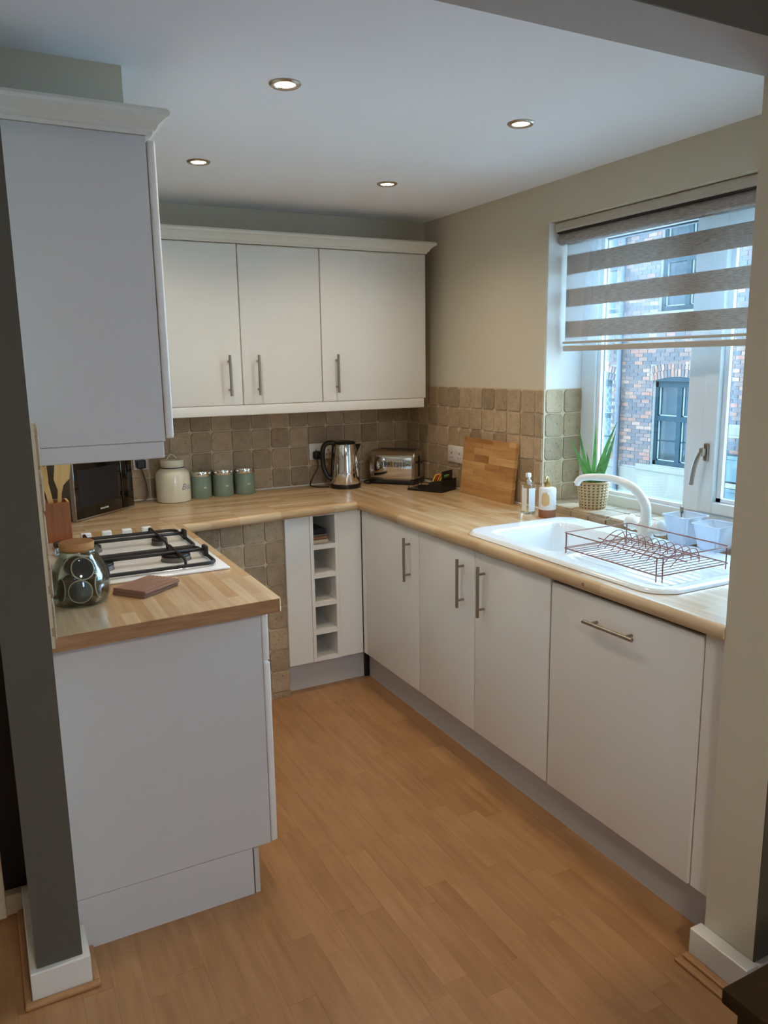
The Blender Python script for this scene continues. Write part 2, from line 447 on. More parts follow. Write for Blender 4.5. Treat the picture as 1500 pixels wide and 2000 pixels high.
# window reveal: two columns, faces -y
obj('grout_bed', bx(XR, XR+.205, WY1-.0100, WY1, .90, 1.431), 'grout', wall_r)
tiles(wall_r, (0, WY1-.0035, 0), (1, 0, 0), (0, 0, 1), [XR-.002, XR+.1, XR+.203], Z5)
# below-window strip and the sill
obj('sill_bed', bx(XR-.004, XR+.2, WY0, WY1, .90, .9335), 'grout', wall_r)
su = [-WY1+i*.104 for i in range(14)]
def sill_tile():
    for i in range(13):
        for xa, xb in ((XR-.012, XR+.098), (XR+.098, XR+.2)):
            ya, yb = su[i], su[i+1]
            o = bpy.data.objects.new('tile', random.choice(TM)); COL.objects.link(o)
            o.matrix_local = Matrix.Translation(((xa+xb)/2, -(ya+yb)/2, .9325)) @ Matrix.Diagonal(((xb-xa)/.0985, (yb-ya)/.0985, 1, 1)); o.parent = wall_r
    # front strip under the sill, facing the sink
sill_tile()
tiles(wall_r, (XR-.004, 0, 0), (0, -1, 0), (0, 0, 1), su, [.909, .934])
# back wall
obj('grout_bed', bx(XL, XR, YB-.0085, YB, .90, 1.42), 'grout', wall_b)
be = [XL+.012] + [-.232-.1045*k for k in range(11, 0, -1)] + [-.232+.1045*k for k in range(0, 8)] + [XR-.012]
tiles(wall_b, (0, YB-.0045, 0), (1, 0, 0), (0, 0, 1), be, [.914+.1045*k for k in range(5)])
# left wall
obj('grout_bed', bx(XL, XL+.0085, -1.598, YB, .90, 1.431), 'grout', wall_l)
tiles(wall_l, (XL+.0045, 0, 0), (0, 1, 0), (0, 0, 1), [-1.6+.1035*k for k in range(20)], Z5)
# sealant bead along the back
tag(obj('sealant_bead', tube(B(), [(XL+.02, YB-.017, .913), (XR-.02, YB-.017, .913)], .005, 6), 'silicone'), 'white sealant bead where worktop meets the back wall tiles', 'sealant')
tag(obj('sealant_bead', tube(B(), [(XR-.017, YB-.03, .913), (XR-.017, -.82, .913)], .005, 6), 'silicone'), 'white sealant bead along the window wall behind chopping board', 'sealant')
# tiled boxing under the back worktop
boxing = struct('wall_boxing', bx(-.99, -.388, -.2005, YB, 0, .868), 'grout')
tiles(boxing, (0, -.1965, 0), (1, 0, 0), (0, 0, 1), [-.992, -.890, -.788, -.685, -.582, -.480, -.384], [.864-.104*k for k in range(8, -1, -1)])
obj('tile_base', bx(-.99, -.384, -.2075, -.2006, 0, .031, .001), 'travertine', boxing)

# ------------------------------------------------------------------ worktops
def nose(bm, pts_a, pts_b, inward, zt=.91, zb=.8704):   # rounded front edge swept from a to b
    r = (zt-zb)/2; inward = Vector(inward)
    prof = [(0.03, zt)] + [(r*.75-r*.75*math.sin(t), (zt+zb)/2 + r*math.cos(t)) for t in [PI*i/10 for i in range(11)]] + [(.03, zb)]
    A = [bm.verts.new(Vector(pts_a)+inward*d+Vector((0, 0, z))) for d, z in prof]
    C_ = [bm.verts.new(Vector(pts_b)+inward*d+Vector((0, 0, z))) for d, z in prof]
    n = len(prof)
    for i in range(n-1): bm.faces.new((A[i], A[i+1], C_[i+1], C_[i]))
    bm.faces.new((A[-1], A[0], C_[0], C_[-1])); bm.faces.new(A); bm.faces.new(C_[::-1])
    bmesh.ops.recalc_face_normals(bm, faces=bm.faces[:])
WT, WB = .91, .8704
# sink hole x .07-.45, y -1.50..-1.12
bm = B()
nose(bm, (XW, YP+.001, 0), (XW, YW+.0, 0), (1, 0, 0))
xi = XW+.03
box(bm, xi, .07, YP+.001, YB-.006, WB, WT); box(bm, .46, XR-.006, YP+.001, YB-.006, WB, WT)
box(bm, .07, .46, -1.12, YB-.006, WB, WT); box(bm, .07, .46, YP+.001, -1.54, WB, WT); box(bm, XW+.0003, xi, YW, YB-.006, WB, WT)
tag(obj('worktop', bm, 'worktop_y', None, 50), 'long wood-block laminate worktop holding the white sink under the window', 'worktop', 'worktops')
bm = B(); ysl = -.335
prism(bm, [(XL+.001, ysl+.0305), (-.8718, ysl+.0305), (XW, YW+.03), (XW, YB-.006), (XL+.001, YB-.006)], WB, WT)
d = Vector((XW+.876, YW-ysl, 0)).normalized(); nose(bm, (-.8715, ysl-.004, 0), (XW, YW, 0), (-d.y, d.x, 0))
tag(obj('worktop', bm, 'worktop_x', None, 50), 'wood-block laminate worktop along the back wall under kettle and canisters', 'worktop', 'worktops')
bm = B()
prism(bm, [(XL+.001, -1.545), (-.880, -1.513), (-.876, -1.509), (-.872, ysl+.03), (XL+.001, ysl+.03)], WB, WT)
tag(obj('worktop', bm, 'worktop_y'), 'short wood-block laminate worktop with the gas hob on the left', 'worktop', 'worktops')
wood_mat('edge_wood', [(.2, (132, 92, 58)), (.5, (160, 116, 76)), (.8, (186, 144, 100))], (3.2, 3.2, 34), .4, 0)
wl_end = [o for o in COL.objects if o.name.startswith('worktop')][-1]
obj('edge_band', prism(B(), [(XL+.0015, -1.5450), (-.8805, -1.5132), (-.8805, -1.5146), (XL+.0015, -1.5464)], WB+.0005, WT-.0008), 'edge_wood', wl_end)
tag(obj('worktop_knot', lathe(B(), [(.0, 0), (.005, 0), (.006, .002), (.0, .0025)], 16), 'cloth_brown'), 'small round brown plug in the worktop edge above dishwasher door', 'plug')
kn = bpy.data.objects['worktop_knot']; kn.matrix_basis = Matrix.Translation((XW+.0008, -1.79, .893)) @ Matrix.Rotation(-PI/2, 4, 'Y')

# ------------------------------------------------------------------ right base run
def door(parent, x0, x1, y0, y1, z0, z1, m='cabinet', name='door'):
    return obj(name, box(B(), x0, x1, y0, y1, z0, z1, .005, 3), m, parent, 40)
ZB, ZD = .1514, .866
cab = thing('base_cabinet', (.3, -.51, 0), 'single-door white base cabinet nearest the wine rack', 'cabinet', 'base cabinets under the window')
obj('body', bx(.021, XR-.01, -.766, -.262, ZB, WB-.001), 'cabinet', cab)
dr = door(cab, 0, .02, -.7655, -.2615, ZB, ZD); handle(dr, (-.03, -.692, .633), (-.03, -.692, .823), (-.03, 0, 0))
cab = thing('sink_cabinet', (.3, -1.19, 0), 'white two-door cabinet under the sink with paired bar handles', 'cabinet', 'base cabinets under the window')
bm = B()
for a in ((.021, .04, -1.614, -.768, ZB, WB-.001), (.021, XR-.01, -1.614, -1.60, ZB, WB-.001), (.021, XR-.01, -.782, -.768, ZB, WB-.001), (.021, XR-.01, -1.614, -.768, ZB, ZB+.016)): box(bm, *a)
obj('body', bm, 'cabinet', cab)
dr = door(cab, 0, .02, -1.1800, -.7685, ZB, ZD); handle(dr, (-.03, -1.107, .632), (-.03, -1.107, .822), (-.03, 0, 0))
dr = door(cab, 0, .02, -1.6125, -1.1830, ZB, ZD); handle(dr, (-.03, -1.245, .632), (-.03, -1.245, .823), (-.03, 0, 0))
dw = thing('dishwasher', (.3, -1.915, 0), 'integrated dishwasher behind a wide white door with horizontal handle', 'dishwasher')
obj('body', bx(.03, XR-.02, -2.206, -1.622, ZB, WB-.03), 'black', dw)
dr = door(dw, -.002, .02, -2.2125, -1.6205, ZB, .857); handle(dr, (-.032, -1.802, .783), (-.032, -2.002, .786), (-.03, 0, 0))
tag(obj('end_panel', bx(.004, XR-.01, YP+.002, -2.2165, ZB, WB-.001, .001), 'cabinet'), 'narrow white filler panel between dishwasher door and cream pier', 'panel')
tag(obj('corner_post', bx(0, .02, -.2595, YW+.016, ZB, WB-.001, .003), 'cabinet'), 'narrow white corner post beside the wine rack', 'post')
tag(obj('plinth', bx(.0548, .07, YP+.002, -.17, 0, ZB-.004), 'plinth'), 'long grey-white plinth board under the sink side cabinets', 'plinth', 'plinths')
tag(obj('plinth', bx(-.386, .03, -.1547, -.14, 0, ZB-.004), 'plinth'), 'short grey-white plinth board under the wine rack', 'plinth', 'plinths')
tag(obj('plinth_post', bx(.032, .054, -.165, -.145, 0, ZB-.004), 'black'), 'dark upright gap piece in the plinth corner', 'post')

# wine rack unit
wr = thing('wine_rack', (-.21, 0, 0), 'white wine rack of five square pigeonholes under the back worktop', 'wine rack')
YR = -.2205
obj('side_panel', bx(-.3872, -.2665, YR, YR+.02, ZB, WB-.001, .002), 'cabinet', wr)
obj('side_panel', bx(-.124, -.0015, YR+.002, YR+.02, ZB, WB-.001, .002), 'cabinet', wr)
obj('upright', bx(-.2655, -.2490, YR-.002, .1, ZB, WB-.001, .001), 'cabinet', wr)
obj('upright', bx(-.1400, -.1250, YR-.002, .1, ZB, WB-.001, .001), 'cabinet', wr)
for z0, z1 in [(ZB, .168)] + [(.2855+.1385*i-.0005, .2855+.1385*i+.021) for i in range(4)] + [(.8605, WB-.001)]:
    obj('shelf', bx(-.2490, -.1400, YR, .1, z0, z1), 'cabinet', wr)
obj('back_panel', bx(-.2655, -.125, .1, .106, ZB, WB-.001), 'cabinet', wr)
zc = .2855+.1385*3+.021
for i, (h, m, lab, w_) in enumerate(((.020, 'towel_cream', 'cream checked folded cloth, lowest in the wine rack stack', .082), (.014, 'towel_tan', 'tan folded cloth second from the bottom in wine rack', .078), (.010, 'towel_grey', 'grey folded cloth third in the wine rack stack', .080), (.026, 'towel_dark', 'black folded cloth on top of the wine rack stack', .076))):
    o = obj('folded_cloth', bx(-.2465, -.2465+w_, YR+.012+.004*i, YR+.17, zc, zc+h, min(h*.42, .008), 3), m, None, 60); tag(o, lab, 'cloth', 'folded cloths in the wine rack')
    zc += h

# ------------------------------------------------------------------ left base run
lc = thing('base_cabinet', (-1.2, -1.18, 0), 'white base unit with grey-white end panel carrying the hob worktop', 'cabinet', 'base cabinets under the hob')
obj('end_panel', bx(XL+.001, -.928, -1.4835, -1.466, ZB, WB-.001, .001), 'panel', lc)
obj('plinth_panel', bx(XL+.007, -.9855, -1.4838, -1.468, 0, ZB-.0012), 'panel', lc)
obj('plinth_front', bx(-.9815, -.9665, -1.482, -.30, 0, ZB-.006), 'plinth', lc)
obj('body', bx(XL+.02, -.930, -1.466, -.88, ZB, .84), 'cabinet', lc)
dw_ = obj('drawer', bx(-.926, -.907, -1.4825, -.882, .722, .864, .004, 3), 'cabinet', lc, 40); handle(dw_, (-.877, -1.36, .795), (-.877, -1.0, .795), (.03, 0, 0))
dr = obj('door', bx(-.926, -.905, -1.4835, -.882, ZB, .717, .006, 3), 'cabinet', lc, 40); handle(dr, (-.877, -.95, .48), (-.877, -.95, .67), (.03, 0, 0))
l2 = lc
obj('body', bx(XL+.02, -.930, -.878, -.35, ZB, .84), 'cabinet', l2)
dr = obj('door', bx(-.926, -.907, -.878, -.36, ZB, .864, .006, 3), 'cabinet', l2, 40); handle(dr, (-.877, -.45, .632), (-.877, -.45, .822), (.03, 0, 0))

# ------------------------------------------------------------------ wall cabinets
YC, ZT, ZU = .0348, 2.0879, 1.3704
def bar_v(p, x): handle(p, (x, YC-.03, 1.414), (x, YC-.03, 1.598), (0, -.03, 0))
wc = thing('wall_cabinet', (-.47, .2, ZU), 'two-door white wall cabinet with paired handles above canisters', 'cabinet', 'wall cabinets on the back wall')
obj('body', bx(-.8675, -.071, YC+.021, YB-.001, ZU+.002, ZT-.002), 'cabinet', wc)
d1 = obj('door', bx(-.8685, -.4718, YC, YC+.02, ZU, ZT, .005, 3), 'cabinet', wc, 40); bar_v(d1, -.535)
d2 = obj('door', bx(-.4688, -.0712, YC, YC+.02, ZU, ZT, .005, 3), 'cabinet', wc, 40); bar_v(d2, -.397)
wc = thing('wall_cabinet', (.22, .2, ZU), 'single-door white wall cabinet above toaster, beside the window wall', 'cabinet', 'wall cabinets on the back wall')
obj('body', bx(-.069, .512, YC+.021, YB-.001, ZU+.002, ZT-.002), 'cabinet', wc)
d3 = obj('door', bx(-.0682, .5133, YC, YC+.02, ZU, ZT, .005, 3), 'cabinet', wc, 40); bar_v(d3, .004)
CP = [(0, 0), (.008, 0), (.010, .008), (.016, .010), (.022, .022), (.036, .034), (.044, .038), (.046, .046), (.040, .054), (-.02, .054), (-.02, 0)]
def cornice(bm, path, z):            # path: list of (x, y, nx, ny) with mitred outward vectors
    rings = [[bm.verts.new((x+nx*a, y+ny*a, z+b)) for a, b in CP] for x, y, nx, ny in path]
    n = len(CP)
    for A, C_ in zip(rings, rings[1:]):
        for i in range(n): bm.faces.new((A[i], A[(i+1) % n], C_[(i+1) % n], C_[i]))
    bm.faces.new(rings[0][::-1]); bm.faces.new(rings[-1]); bmesh.ops.recalc_face_normals(bm, faces=bm.faces[:]); return bm
tag(obj('cornice_moulding', cornice(B(), [(-1.10, .03, 0, -1), (.506, .03, 1, -1), (.506, .30, 1, 0)], ZT+.002), 'cornice'), 'white cornice moulding along the top of the back wall cabinets', 'moulding', 'cornices')
tag(obj('light_pelmet', bx(-.86, .503, .036, .056, 1.3225, ZU-.001, .004, 3), 'cabinet', None, 40), 'white pelmet strip below the back wall cabinets', 'pelmet', 'pelmets')
# left wall cabinet: end panel faces the camera
YLC = -1.51
wl = thing('wall_cabinet', (-1.32, -1.2, ZU), 'white wall cabinet at left with plain grey-white end panel facing the room', 'cabinet')
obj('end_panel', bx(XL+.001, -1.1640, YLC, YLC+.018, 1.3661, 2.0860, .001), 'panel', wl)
obj('body', bx(XL+.001, -1.1650, YLC+.018, -.91, 1.368, 2.084), 'cabinet', wl)
d = obj('door', bx(-1.1620, -1.1415, YLC-.001, -.912, 1.3720, 2.078, .006, 3), 'cabinet', wl, 40); handle(d, (-1.112, -.97, 1.42), (-1.112, -.97, 1.6), (.03, 0, 0))
tag(obj('cornice_moulding', cornice(B(), [(XL+.001, YLC+.002, 0, -1), (-1.158, YLC+.002, 1, -1), (-1.158, -.91, 1, 0)], 2.0865), 'cornice'), 'white cornice moulding wrapped round the left wall cabinet', 'moulding', 'cornices')
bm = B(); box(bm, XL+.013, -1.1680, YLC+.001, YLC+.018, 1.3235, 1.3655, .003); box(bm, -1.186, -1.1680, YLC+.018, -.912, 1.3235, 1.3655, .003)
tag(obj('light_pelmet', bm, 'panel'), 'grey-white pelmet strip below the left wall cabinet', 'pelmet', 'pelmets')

# ------------------------------------------------------------------ window
win = struct('window_1', bx(.80, .862, WY0, -2.15, WZ0+.02, WZ1), 'upvc')
fx0, fx1 = .80, .862
for nm, a in (('frame_stile', (fx0, fx1, -.912, WY1-.004, .945, WZ1)), ('frame_head', (fx0, fx1, -2.15, -.912, 2.048, WZ1)), ('frame_sill', (fx0, fx1, -2.15, -.912, .940, .983)), ('mullion', (fx0-.004, fx1, -1.497, -1.418, .983, 2.048))):
    obj(nm, bx(*a, .004), 'upvc', win)
sash = obj('sash', bx(.788, .85, -1.560, -1.4985, .987, 2.044, .005), 'upvc', win)
obj('sash_rail', bx(.788, .85, -2.148, -1.560, .987, 1.030, .004), 'upvc', win)
obj('sash_rail', bx(.788, .85, -2.148, -1.560, 1.99, 2.044, .004), 'upvc', win)
obj('sash_stile', bx(.788, .85, -2.148, -2.09, 1.03, 1.99, .004), 'upvc', win)
for ya, yb, za, zb_ in ((-1.4175, -.9125, .9835, 2.0475), (-2.09, -1.5605, 1.0305, 1.9895)):
    bm = B(); e = .006; xg = .836
    for q in ((xg-.012, xg+.01, ya, ya+e, za, zb_), (xg-.012, xg+.01, yb-e, yb, za, zb_), (xg-.012, xg+.01, ya+e, yb-e, za, za+e), (xg-.012, xg+.01, ya+e, yb-e, zb_-e, zb_)): box(bm, *q)
    obj('gasket', bm, 'gasket', win)
    bm = B()
    for q in ((xg-.026, xg-.012, yb-.02, yb, za, zb_), (xg-.026, xg-.012, ya, yb, za, za+.014)): box(bm, *q)
    obj('glazing_bead', bm, 'upvc', win)
    obj('pane', bx(xg-.002, xg+.002, ya+.003, yb-.003, za+.003, zb_-.003), 'window_glass', win)
bm = B(); box(bm, .778, .789, -1.537, -1.517, 1.18, 1.245, .004); box(bm, .755, .776, -1.535, -1.515, 1.20, 1.23, .006)
tube(bm, smooth_path([(.757, -1.525, 1.215), (.748, -1.518, 1.19), (.745, -1.508, 1.15), (.745, -1.499, 1.092)], 5), [.008]*16, 10)
obj('window_handle', bm, 'handle_steel', win, True, label='silver lever handle')
bm = B(); tube(bm, [(.842, -1.60, 1.72), (.90, -1.74, 1.735)], .006, 8); obj('window_stay', bm, 'gasket', win, True)

# striped roller blind
bl = thing('roller_blind', (.68, -1.5, WZ1), 'striped grey-brown day-night roller blind half lowered over the window', 'blind')
BY0, BY1 = -2.19, -.832
obj('cassette', bx(.628, .70, BY0, BY1+.008, 2.076, 2.112, .006), 'blind_case', bl)
obj('cassette_gap', bx(.640, .69, BY0, BY1, 2.069, 2.077), 'black', bl)
obj('fabric_roll', tube(B(), [(.672, BY0, 2.052), (.672, BY1+.004, 2.052)], .0245, 20), 'blind', bl, True)
obj('end_cap', tube(B(), [(.672, BY1+.004, 2.052), (.672, BY1+.008, 2.052)], .027, 20), 'blind_bar', bl, True)
YS = -.838
for z0, z1 in ((1.906, 1.983), (1.774, 1.846), (1.647, 1.715)):
    obj('fabric_band', bx(.6900, .6915, BY0, YS, z0, z1), 'blind', bl)
obj('sheer_fabric', bx(.6885, .6890, BY0, YS, 1.632, 2.045), 'sheer', bl)
obj('fabric_band', bx(.6945, .6955, BY0, YS, 2.026, 2.045), 'blind', bl)
obj('bottom_bar', bx(.682, .700, BY0, YS+.006, 1.590, 1.613, .004), 'blind_bar', bl)
obj('bottom_rail', bx(.680, .692, BY0, YS+.006, 1.621, 1.631, .003), 'blind_bar', bl)

# ------------------------------------------------------------------ downlights
for (lx, ly), lab in zip(((-.784, -1.448), (-.009, -1.429), (-.787, -.577), (-.004, -.538)), ('round recessed downlight largest and nearest in the ceiling', 'round recessed downlight nearest the window blind', 'round recessed downlight beside the left wall cabinet', 'round recessed downlight farthest back above the single wall cabinet')):
    t = thing('downlight', (lx, ly, ZC), lab, 'downlight', 'ceiling downlights')
    prof = [(.042, 0), (.042, -.002), (.037, -.006), (.029, -.005), (.026, .0)]
    obj('ring', lathe(B(), prof, 32, cap=False), 'ring_steel', t, True, world=False)
    obj('lamp', lathe(B(), [(0, -.0045), (.014, -.0042), (.0265, -.002)], 24, cap=False), 'bulb', t, True, world=False)
    ld = bpy.data.lights.new('downlight_beam', 'SPOT'); ld.energy = SPOT_W; ld.color = (1, .84, .64); ld.spot_size = math.radians(150); ld.spot_blend = .9; ld.shadow_soft_size = .03
    lo = bpy.data.objects.new('downlight_beam', ld); COL.objects.link(lo); lo.location = (0, 0, -.012); lo.parent = t
# unseen lamp added behind the camera to fill the kitchen with light
t = thing('fill_lamp', (-1.2, -4.6, 2.42), 'added fill lamp, unseen, under the living room ceiling', 'lamp')
obj('shade', lathe(B(), [(.2, 0), (.2, -.05), (.17, -.07), (0, -.075)], 32), 'fill_lamp_glow', t, True, world=False)
ld = bpy.data.lights.new('fill_lamp_light', 'AREA'); ld.shape = 'DISK'; ld.size = .5; ld.energy = LIVING_FILL_W; ld.color = (1, .91, .8)
lo = bpy.data.objects.new('fill_lamp_light', ld); COL.objects.link(lo); lo.location = (0, 0, -.09); lo.parent = t

# ------------------------------------------------------------------ hob
hob = thing('gas_hob', (-1.15, -.8, WT), 'white enamel gas hob with black pan supports', 'hob')
HX0, HX1, HY0, HY1 = -1.413, -.908, -1.132, -.462
obj('hob_plate', bx(HX0, HX1, HY0, HY1, WT, WT+.009, .004, 3), 'enamel', hob, 40)
obj('hob_well', bx(HX0+.04, HX1-.04, HY0+.045, HY1-.075, WT+.009, WT+.0105, .0007, 1), 'enamel', hob)
for i in range(4):
    kx = -1.263+.0735*i
    kb = obj('knob', box(B(), kx-.018, kx+.018, HY1+.008-.030, HY1+.008, WT+.014, WT+.036, .004, 3), 'enamel', hob, 40)
    obj('knob_base', lathe(B(), [(.021, 0), (.021, .005), (.0, .005)], 20, kx, HY1-.007, z=WT+.009), 'black', kb)
for bx_, by_, r in ((-1.04, -.96, .047), (-1.04, -.70, .028), (-1.275, -.97, .036), (-1.275, -.70, .036)):
    b_ = obj('burner', lathe(B(), [(r*1.05, 0), (r*1.05, .004), (r, .006), (r, .016), (r*.9, .017)], 28, bx_, by_, z=WT+.010), 'burner_grey', hob, True)
    obj('burner_cap', lathe(B(), [(r*.93, 0), (r*.98, .002), (r*.95, .006), (0, .0075)], 28, bx_, by_, z=WT+.027), 'black_iron', b_, True)
def rrect(x0, x1, y0, y1, r, z, n=5):
    out = []
    for cx_, cy_, a0 in ((x1-r, y1-r, 0), (x0+r, y1-r, PI/2), (x0+r, y0+r, PI), (x1-r, y0+r, 1.5*PI)):
        for i in range(n): a = a0+PI/2*i/(n-1); out.append((cx_+r*math.cos(a), cy_+r*math.sin(a), z))
    return out
for ya, yb in ((HY0+.035, -.842), (-.832, HY1-.055)):
    s_ = obj('pan_support', tube(B(), rrect(HX0+.035, HX1-.035, ya, yb, .03, WT+.02), .0062, 8, True), 'black_iron', hob, True)
    for xx in (-1.275, -1.04):
        ym = (ya+yb)/2
        bm = B()
        tube(bm, [(xx, ya, WT+.02), (xx, ya+.004, WT+.036), (xx, ya+.022, WT+.040), (xx, yb-.022, WT+.040), (xx, yb-.004, WT+.036), (xx, yb, WT+.02)], .005, 8)
        obj('finger_bar', bm, 'black_iron', s_, True)
    bm = B(); ym = (ya+yb)/2
    tube(bm, [(HX0+.037, ym, WT+.02), (HX0+.037, ym, WT+.038), (HX1-.037, ym, WT+.038), (HX1-.037, ym, WT+.02)], .0062, 8)
    obj('cross_bar', bm, 'black_iron', s_, True)
    for xx in (HX0+.037, HX1-.037): obj('lug', bx(xx-.008, xx+.008, ym-.019, ym+.019, WT+.014, WT+.052, .006), 'black_iron', s_)

# glass jar of coffee pods
JX, JY = -1.373, -1.262
jar = thing('glass_jar', (JX, JY, WT), 'squat green-tinted glass jar with cork lid, full of pods, by the hob', 'jar')
jp = [(.0, .004), (.060, .004), (.066, .0), (.072, .006), (.079, .03), (.080, .052), (.074, .085), (.062, .115), (.052, .130), (.050, .136), (.057, .140), (.0585, .147), (.056, .153), (.049, .154), (.0465, .148), (.046, .136), (.057, .115), (.070, .085), (.0765, .052), (.0755, .03), (.068, .010), (.0, .009)]
obj('glass', lathe(B(), jp, 40, cap=False), 'jar_glass', jar, True, world=False)
obj('cork_lid', lathe(B(), [(.040, .146), (.045, .150), (.047, .168), (.045, .172), (0, .172)], 32), 'cork', jar, True, world=False)
pod_me = []
def pod(px, py, pz, rx, rz, lab):
    t = thing('coffee_pod', (JX+px, JY+py, WT+pz), lab, 'coffee pod', 'coffee pods in the glass jar')
    t.rotation_euler = (rx, 0, rz); t.scale = (1.2, 1.2, 1.2)
    if not pod_me:
        a = obj('cup', lathe(B(), [(.016, -.022), (.0195, -.02), (.023, -.001), (.0, -.0005)], 24), 'pod_brown', t, True, world=False)
        b_ = obj('rim', lathe(B(), [(.0245, -.0015), (.0268, -.0005), (.0268, .001), (.0245, .0015)], 28, cap=False), 'pod_rim', t, True, world=False)
        c_ = obj('foil', lathe(B(), [(.0255, .0004), (.012, .0014), (0, .0016)], 28, cap=False), 'pod_dark', t, True, world=False)
        pod_me.extend((a.data, b_.data, c_.data))
    else:
        for nm, me in zip(('cup', 'rim', 'foil'), pod_me):
            o = bpy.data.objects.new(nm, me); COL.objects.link(o); o.parent = t
ca = math.atan2(CY-JY, CX-JX)
spots = [(.0, .042, 'pod facing out at the centre front of the glass jar', .051), (1.25, .042, 'pod facing out at the right of the glass jar', .051), (-1.25, .042, 'pod facing out at the left of the glass jar', .051), (2.5, .042, 'pod against the back right of the glass jar', .051), (-2.5, .042, 'pod against the back left of the glass jar', .051),
         (.35, .100, 'pod in the upper layer above the centre pod of the jar', .030), (.35+PI, .100, 'pod in the upper layer at the back of the jar', .030)]
for a, z, lab, rr_ in spots:
    th = ca+a
    pod(math.cos(th)*rr_, math.sin(th)*rr_, z, (PI/2-.12 if z < .06 else PI/2-.4), th+PI/2, 'dark '+lab)

# folded brown cloth
t = thing('folded_cloth', (-1.19, -1.24, WT), 'brown waffle cloth folded flat beside the hob', 'cloth', rz=math.radians(-52))
def fold(bm, x0, x1, y0, y1, z0, z1):
    prof = [(x0, z0), (x1-.006, z0), (x1, (z0+z1)/2), (x1-.006, z1), (x0, z1)]
    prism(bm, prof, y0, y1, lambda a, b, c: (a, c, b)); bmesh.ops.bevel(bm, geom=bm.edges[:], offset=.0022, segments=2, affect='EDGES'); return bm
obj('lower_fold', fold(B(), -.062, .058, -.075, .075, .0, .009), 'cloth_brown', t, 60, world=False)
o = obj('upper_fold', fold(B(), -.060, .062, -.073, .077, .0095, .020), 'cloth_brown', t, 60, world=False)
for i in range(9):
    obj('stripe', bx(-.055+.013*i, -.047+.013*i, -.073, .077, .0200, .0210, .0004, 1), 'cloth_brown', o, world=False)

# utensil block
UX, UY = -1.357, -.372
ub = thing('utensil_holder', (UX, UY, WT), 'square brown wooden utensil holder behind the hob', 'holder')
bm = B()
for a in ((-.052, .052, -.052, -.044, 0, .150), (-.052, .052, .044, .052, 0, .150), (-.052, -.044, -.044, .044, 0, .150), (-.044, .044, -.044, .044, 0, .01)): box(bm, *a, .001, 1)
obj('body', bm, 'block_wood', ub, world=False)
obj('light_side', bx(.0442, .052, -.044, .044, 0, .150, .001, 1), 'spoon_wood', ub, world=False)
def utensil(name, lab, lean, outline, slots=None, base=(0, 0), rz=0):
    t = thing(name, (UX+base[0], UY+base[1], WT+.012), lab, 'utensil', 'wooden utensils in the holder')
    t.rotation_euler = (lean[0], lean[1], rz)
    bm = prism(B(), outline, -.003, .003, lambda a, b, c: (a, c, b)); obj('blade' if slots is None else 'head', bm, 'spoon_wood', t, world=False)
    return t
hd = [(-.007, 0), (.007, 0), (.007, .17)]
utensil('spatula', 'flat pale wooden spatula with slanted tip in the holder', (.05, .10), hd+[(.012, .20), (.032, .225), (.036, .29), (.0, .30), (-.020, .298), (-.022, .22), (-.007, .18)], base=(.008, .0))
utensil('wooden_tongs', 'narrow wooden tongs leaning across the utensil holder', (.0, -.16), [(-.008, 0), (.008, 0), (.010, .27), (.004, .28), (-.004, .28), (-.010, .27)], base=(.012, -.026))
t = utensil('wooden_fork', 'slotted wooden fork at the left of the utensil holder', (.02, -.05), hd+[(.012, .19), (.027, .215), (.028, .245), (.028, .285), (.019, .285), (.017, .235), (.011, .235), (.009, .285), (-.001, .285), (-.003, .235), (-.009, .235), (-.011, .285), (-.020, .285), (-.020, .215), (-.012, .19), (-.007, .17)], base=(-.028, -.022))

# microwave standing across the corner
mw = thing('microwave', (-1.122, .095, WT), 'black-fronted microwave set across the left back corner', 'microwave', rz=math.radians(42))
W_, H_ = .19, .262
obj('body', bx(-W_, W_, .0, .185, .008, H_, .004), 'burner_grey', mw, 40, world=False)
fr = obj('door', bx(-W_, .108, -.022, -.001, .008, H_, .004), 'black_gloss', mw, 40, world=False)
obj('door_window', bx(-.165, .085, -.0235, -.0215, .06, .215, .001), 'black', fr, world=False)
obj('trim', bx(-W_-.002, W_+.002, -.020, -.004, .003, .0085), 'steel', mw, world=False)
obj('side_trim', bx(-W_-.003, -W_+.001, -.0225, -.002, .004, H_), 'steel', mw, world=False)
cp = obj('control_panel', bx(.111, W_, -.022, -.001, .008, H_, .004), 'black_gloss', mw, 40, world=False)
obj('dial', tube(B(), [(.150, -.022, .07), (.150, -.034, .07)], .017, 20), 'black', cp, True, world=False)
bm = B()
for i in range(6): box(bm, -.04+.009*i, -.0335+.009*i, -.0228, -.0219, .030, .037)
obj('badge', bm, 'tin_mark', fr, world=False)
for sx in (-.165, .165): obj('foot', bx(sx-.012, sx+.012, .02, .05, 0, .008), 'black', mw, world=False)
# hanging plug and cable right of the microwave
t = thing('plug_and_cable', (-.895, YB-.012, .92), 'chrome socket plate with grey cable hanging right of the microwave', 'socket')
obj('face_plate', bx(-.936, -.862, YB-.024, YB-.013, 1.06, 1.14, .002), 'chrome_soft', t)
obj('plug', bx(-.922, -.878, YB-.05, YB-.024, 1.07, 1.112, .006), 'black', t)
obj('cable', tube(B(), smooth_path([(-.90, YB-.045, 1.07), (-.885, YB-.05, 1.0), (-.882, YB-.05, .945), (-.9, YB-.055, .918), (-.97, YB-.06, .916)], 5), .004, 8), 'burner_grey', t, True)

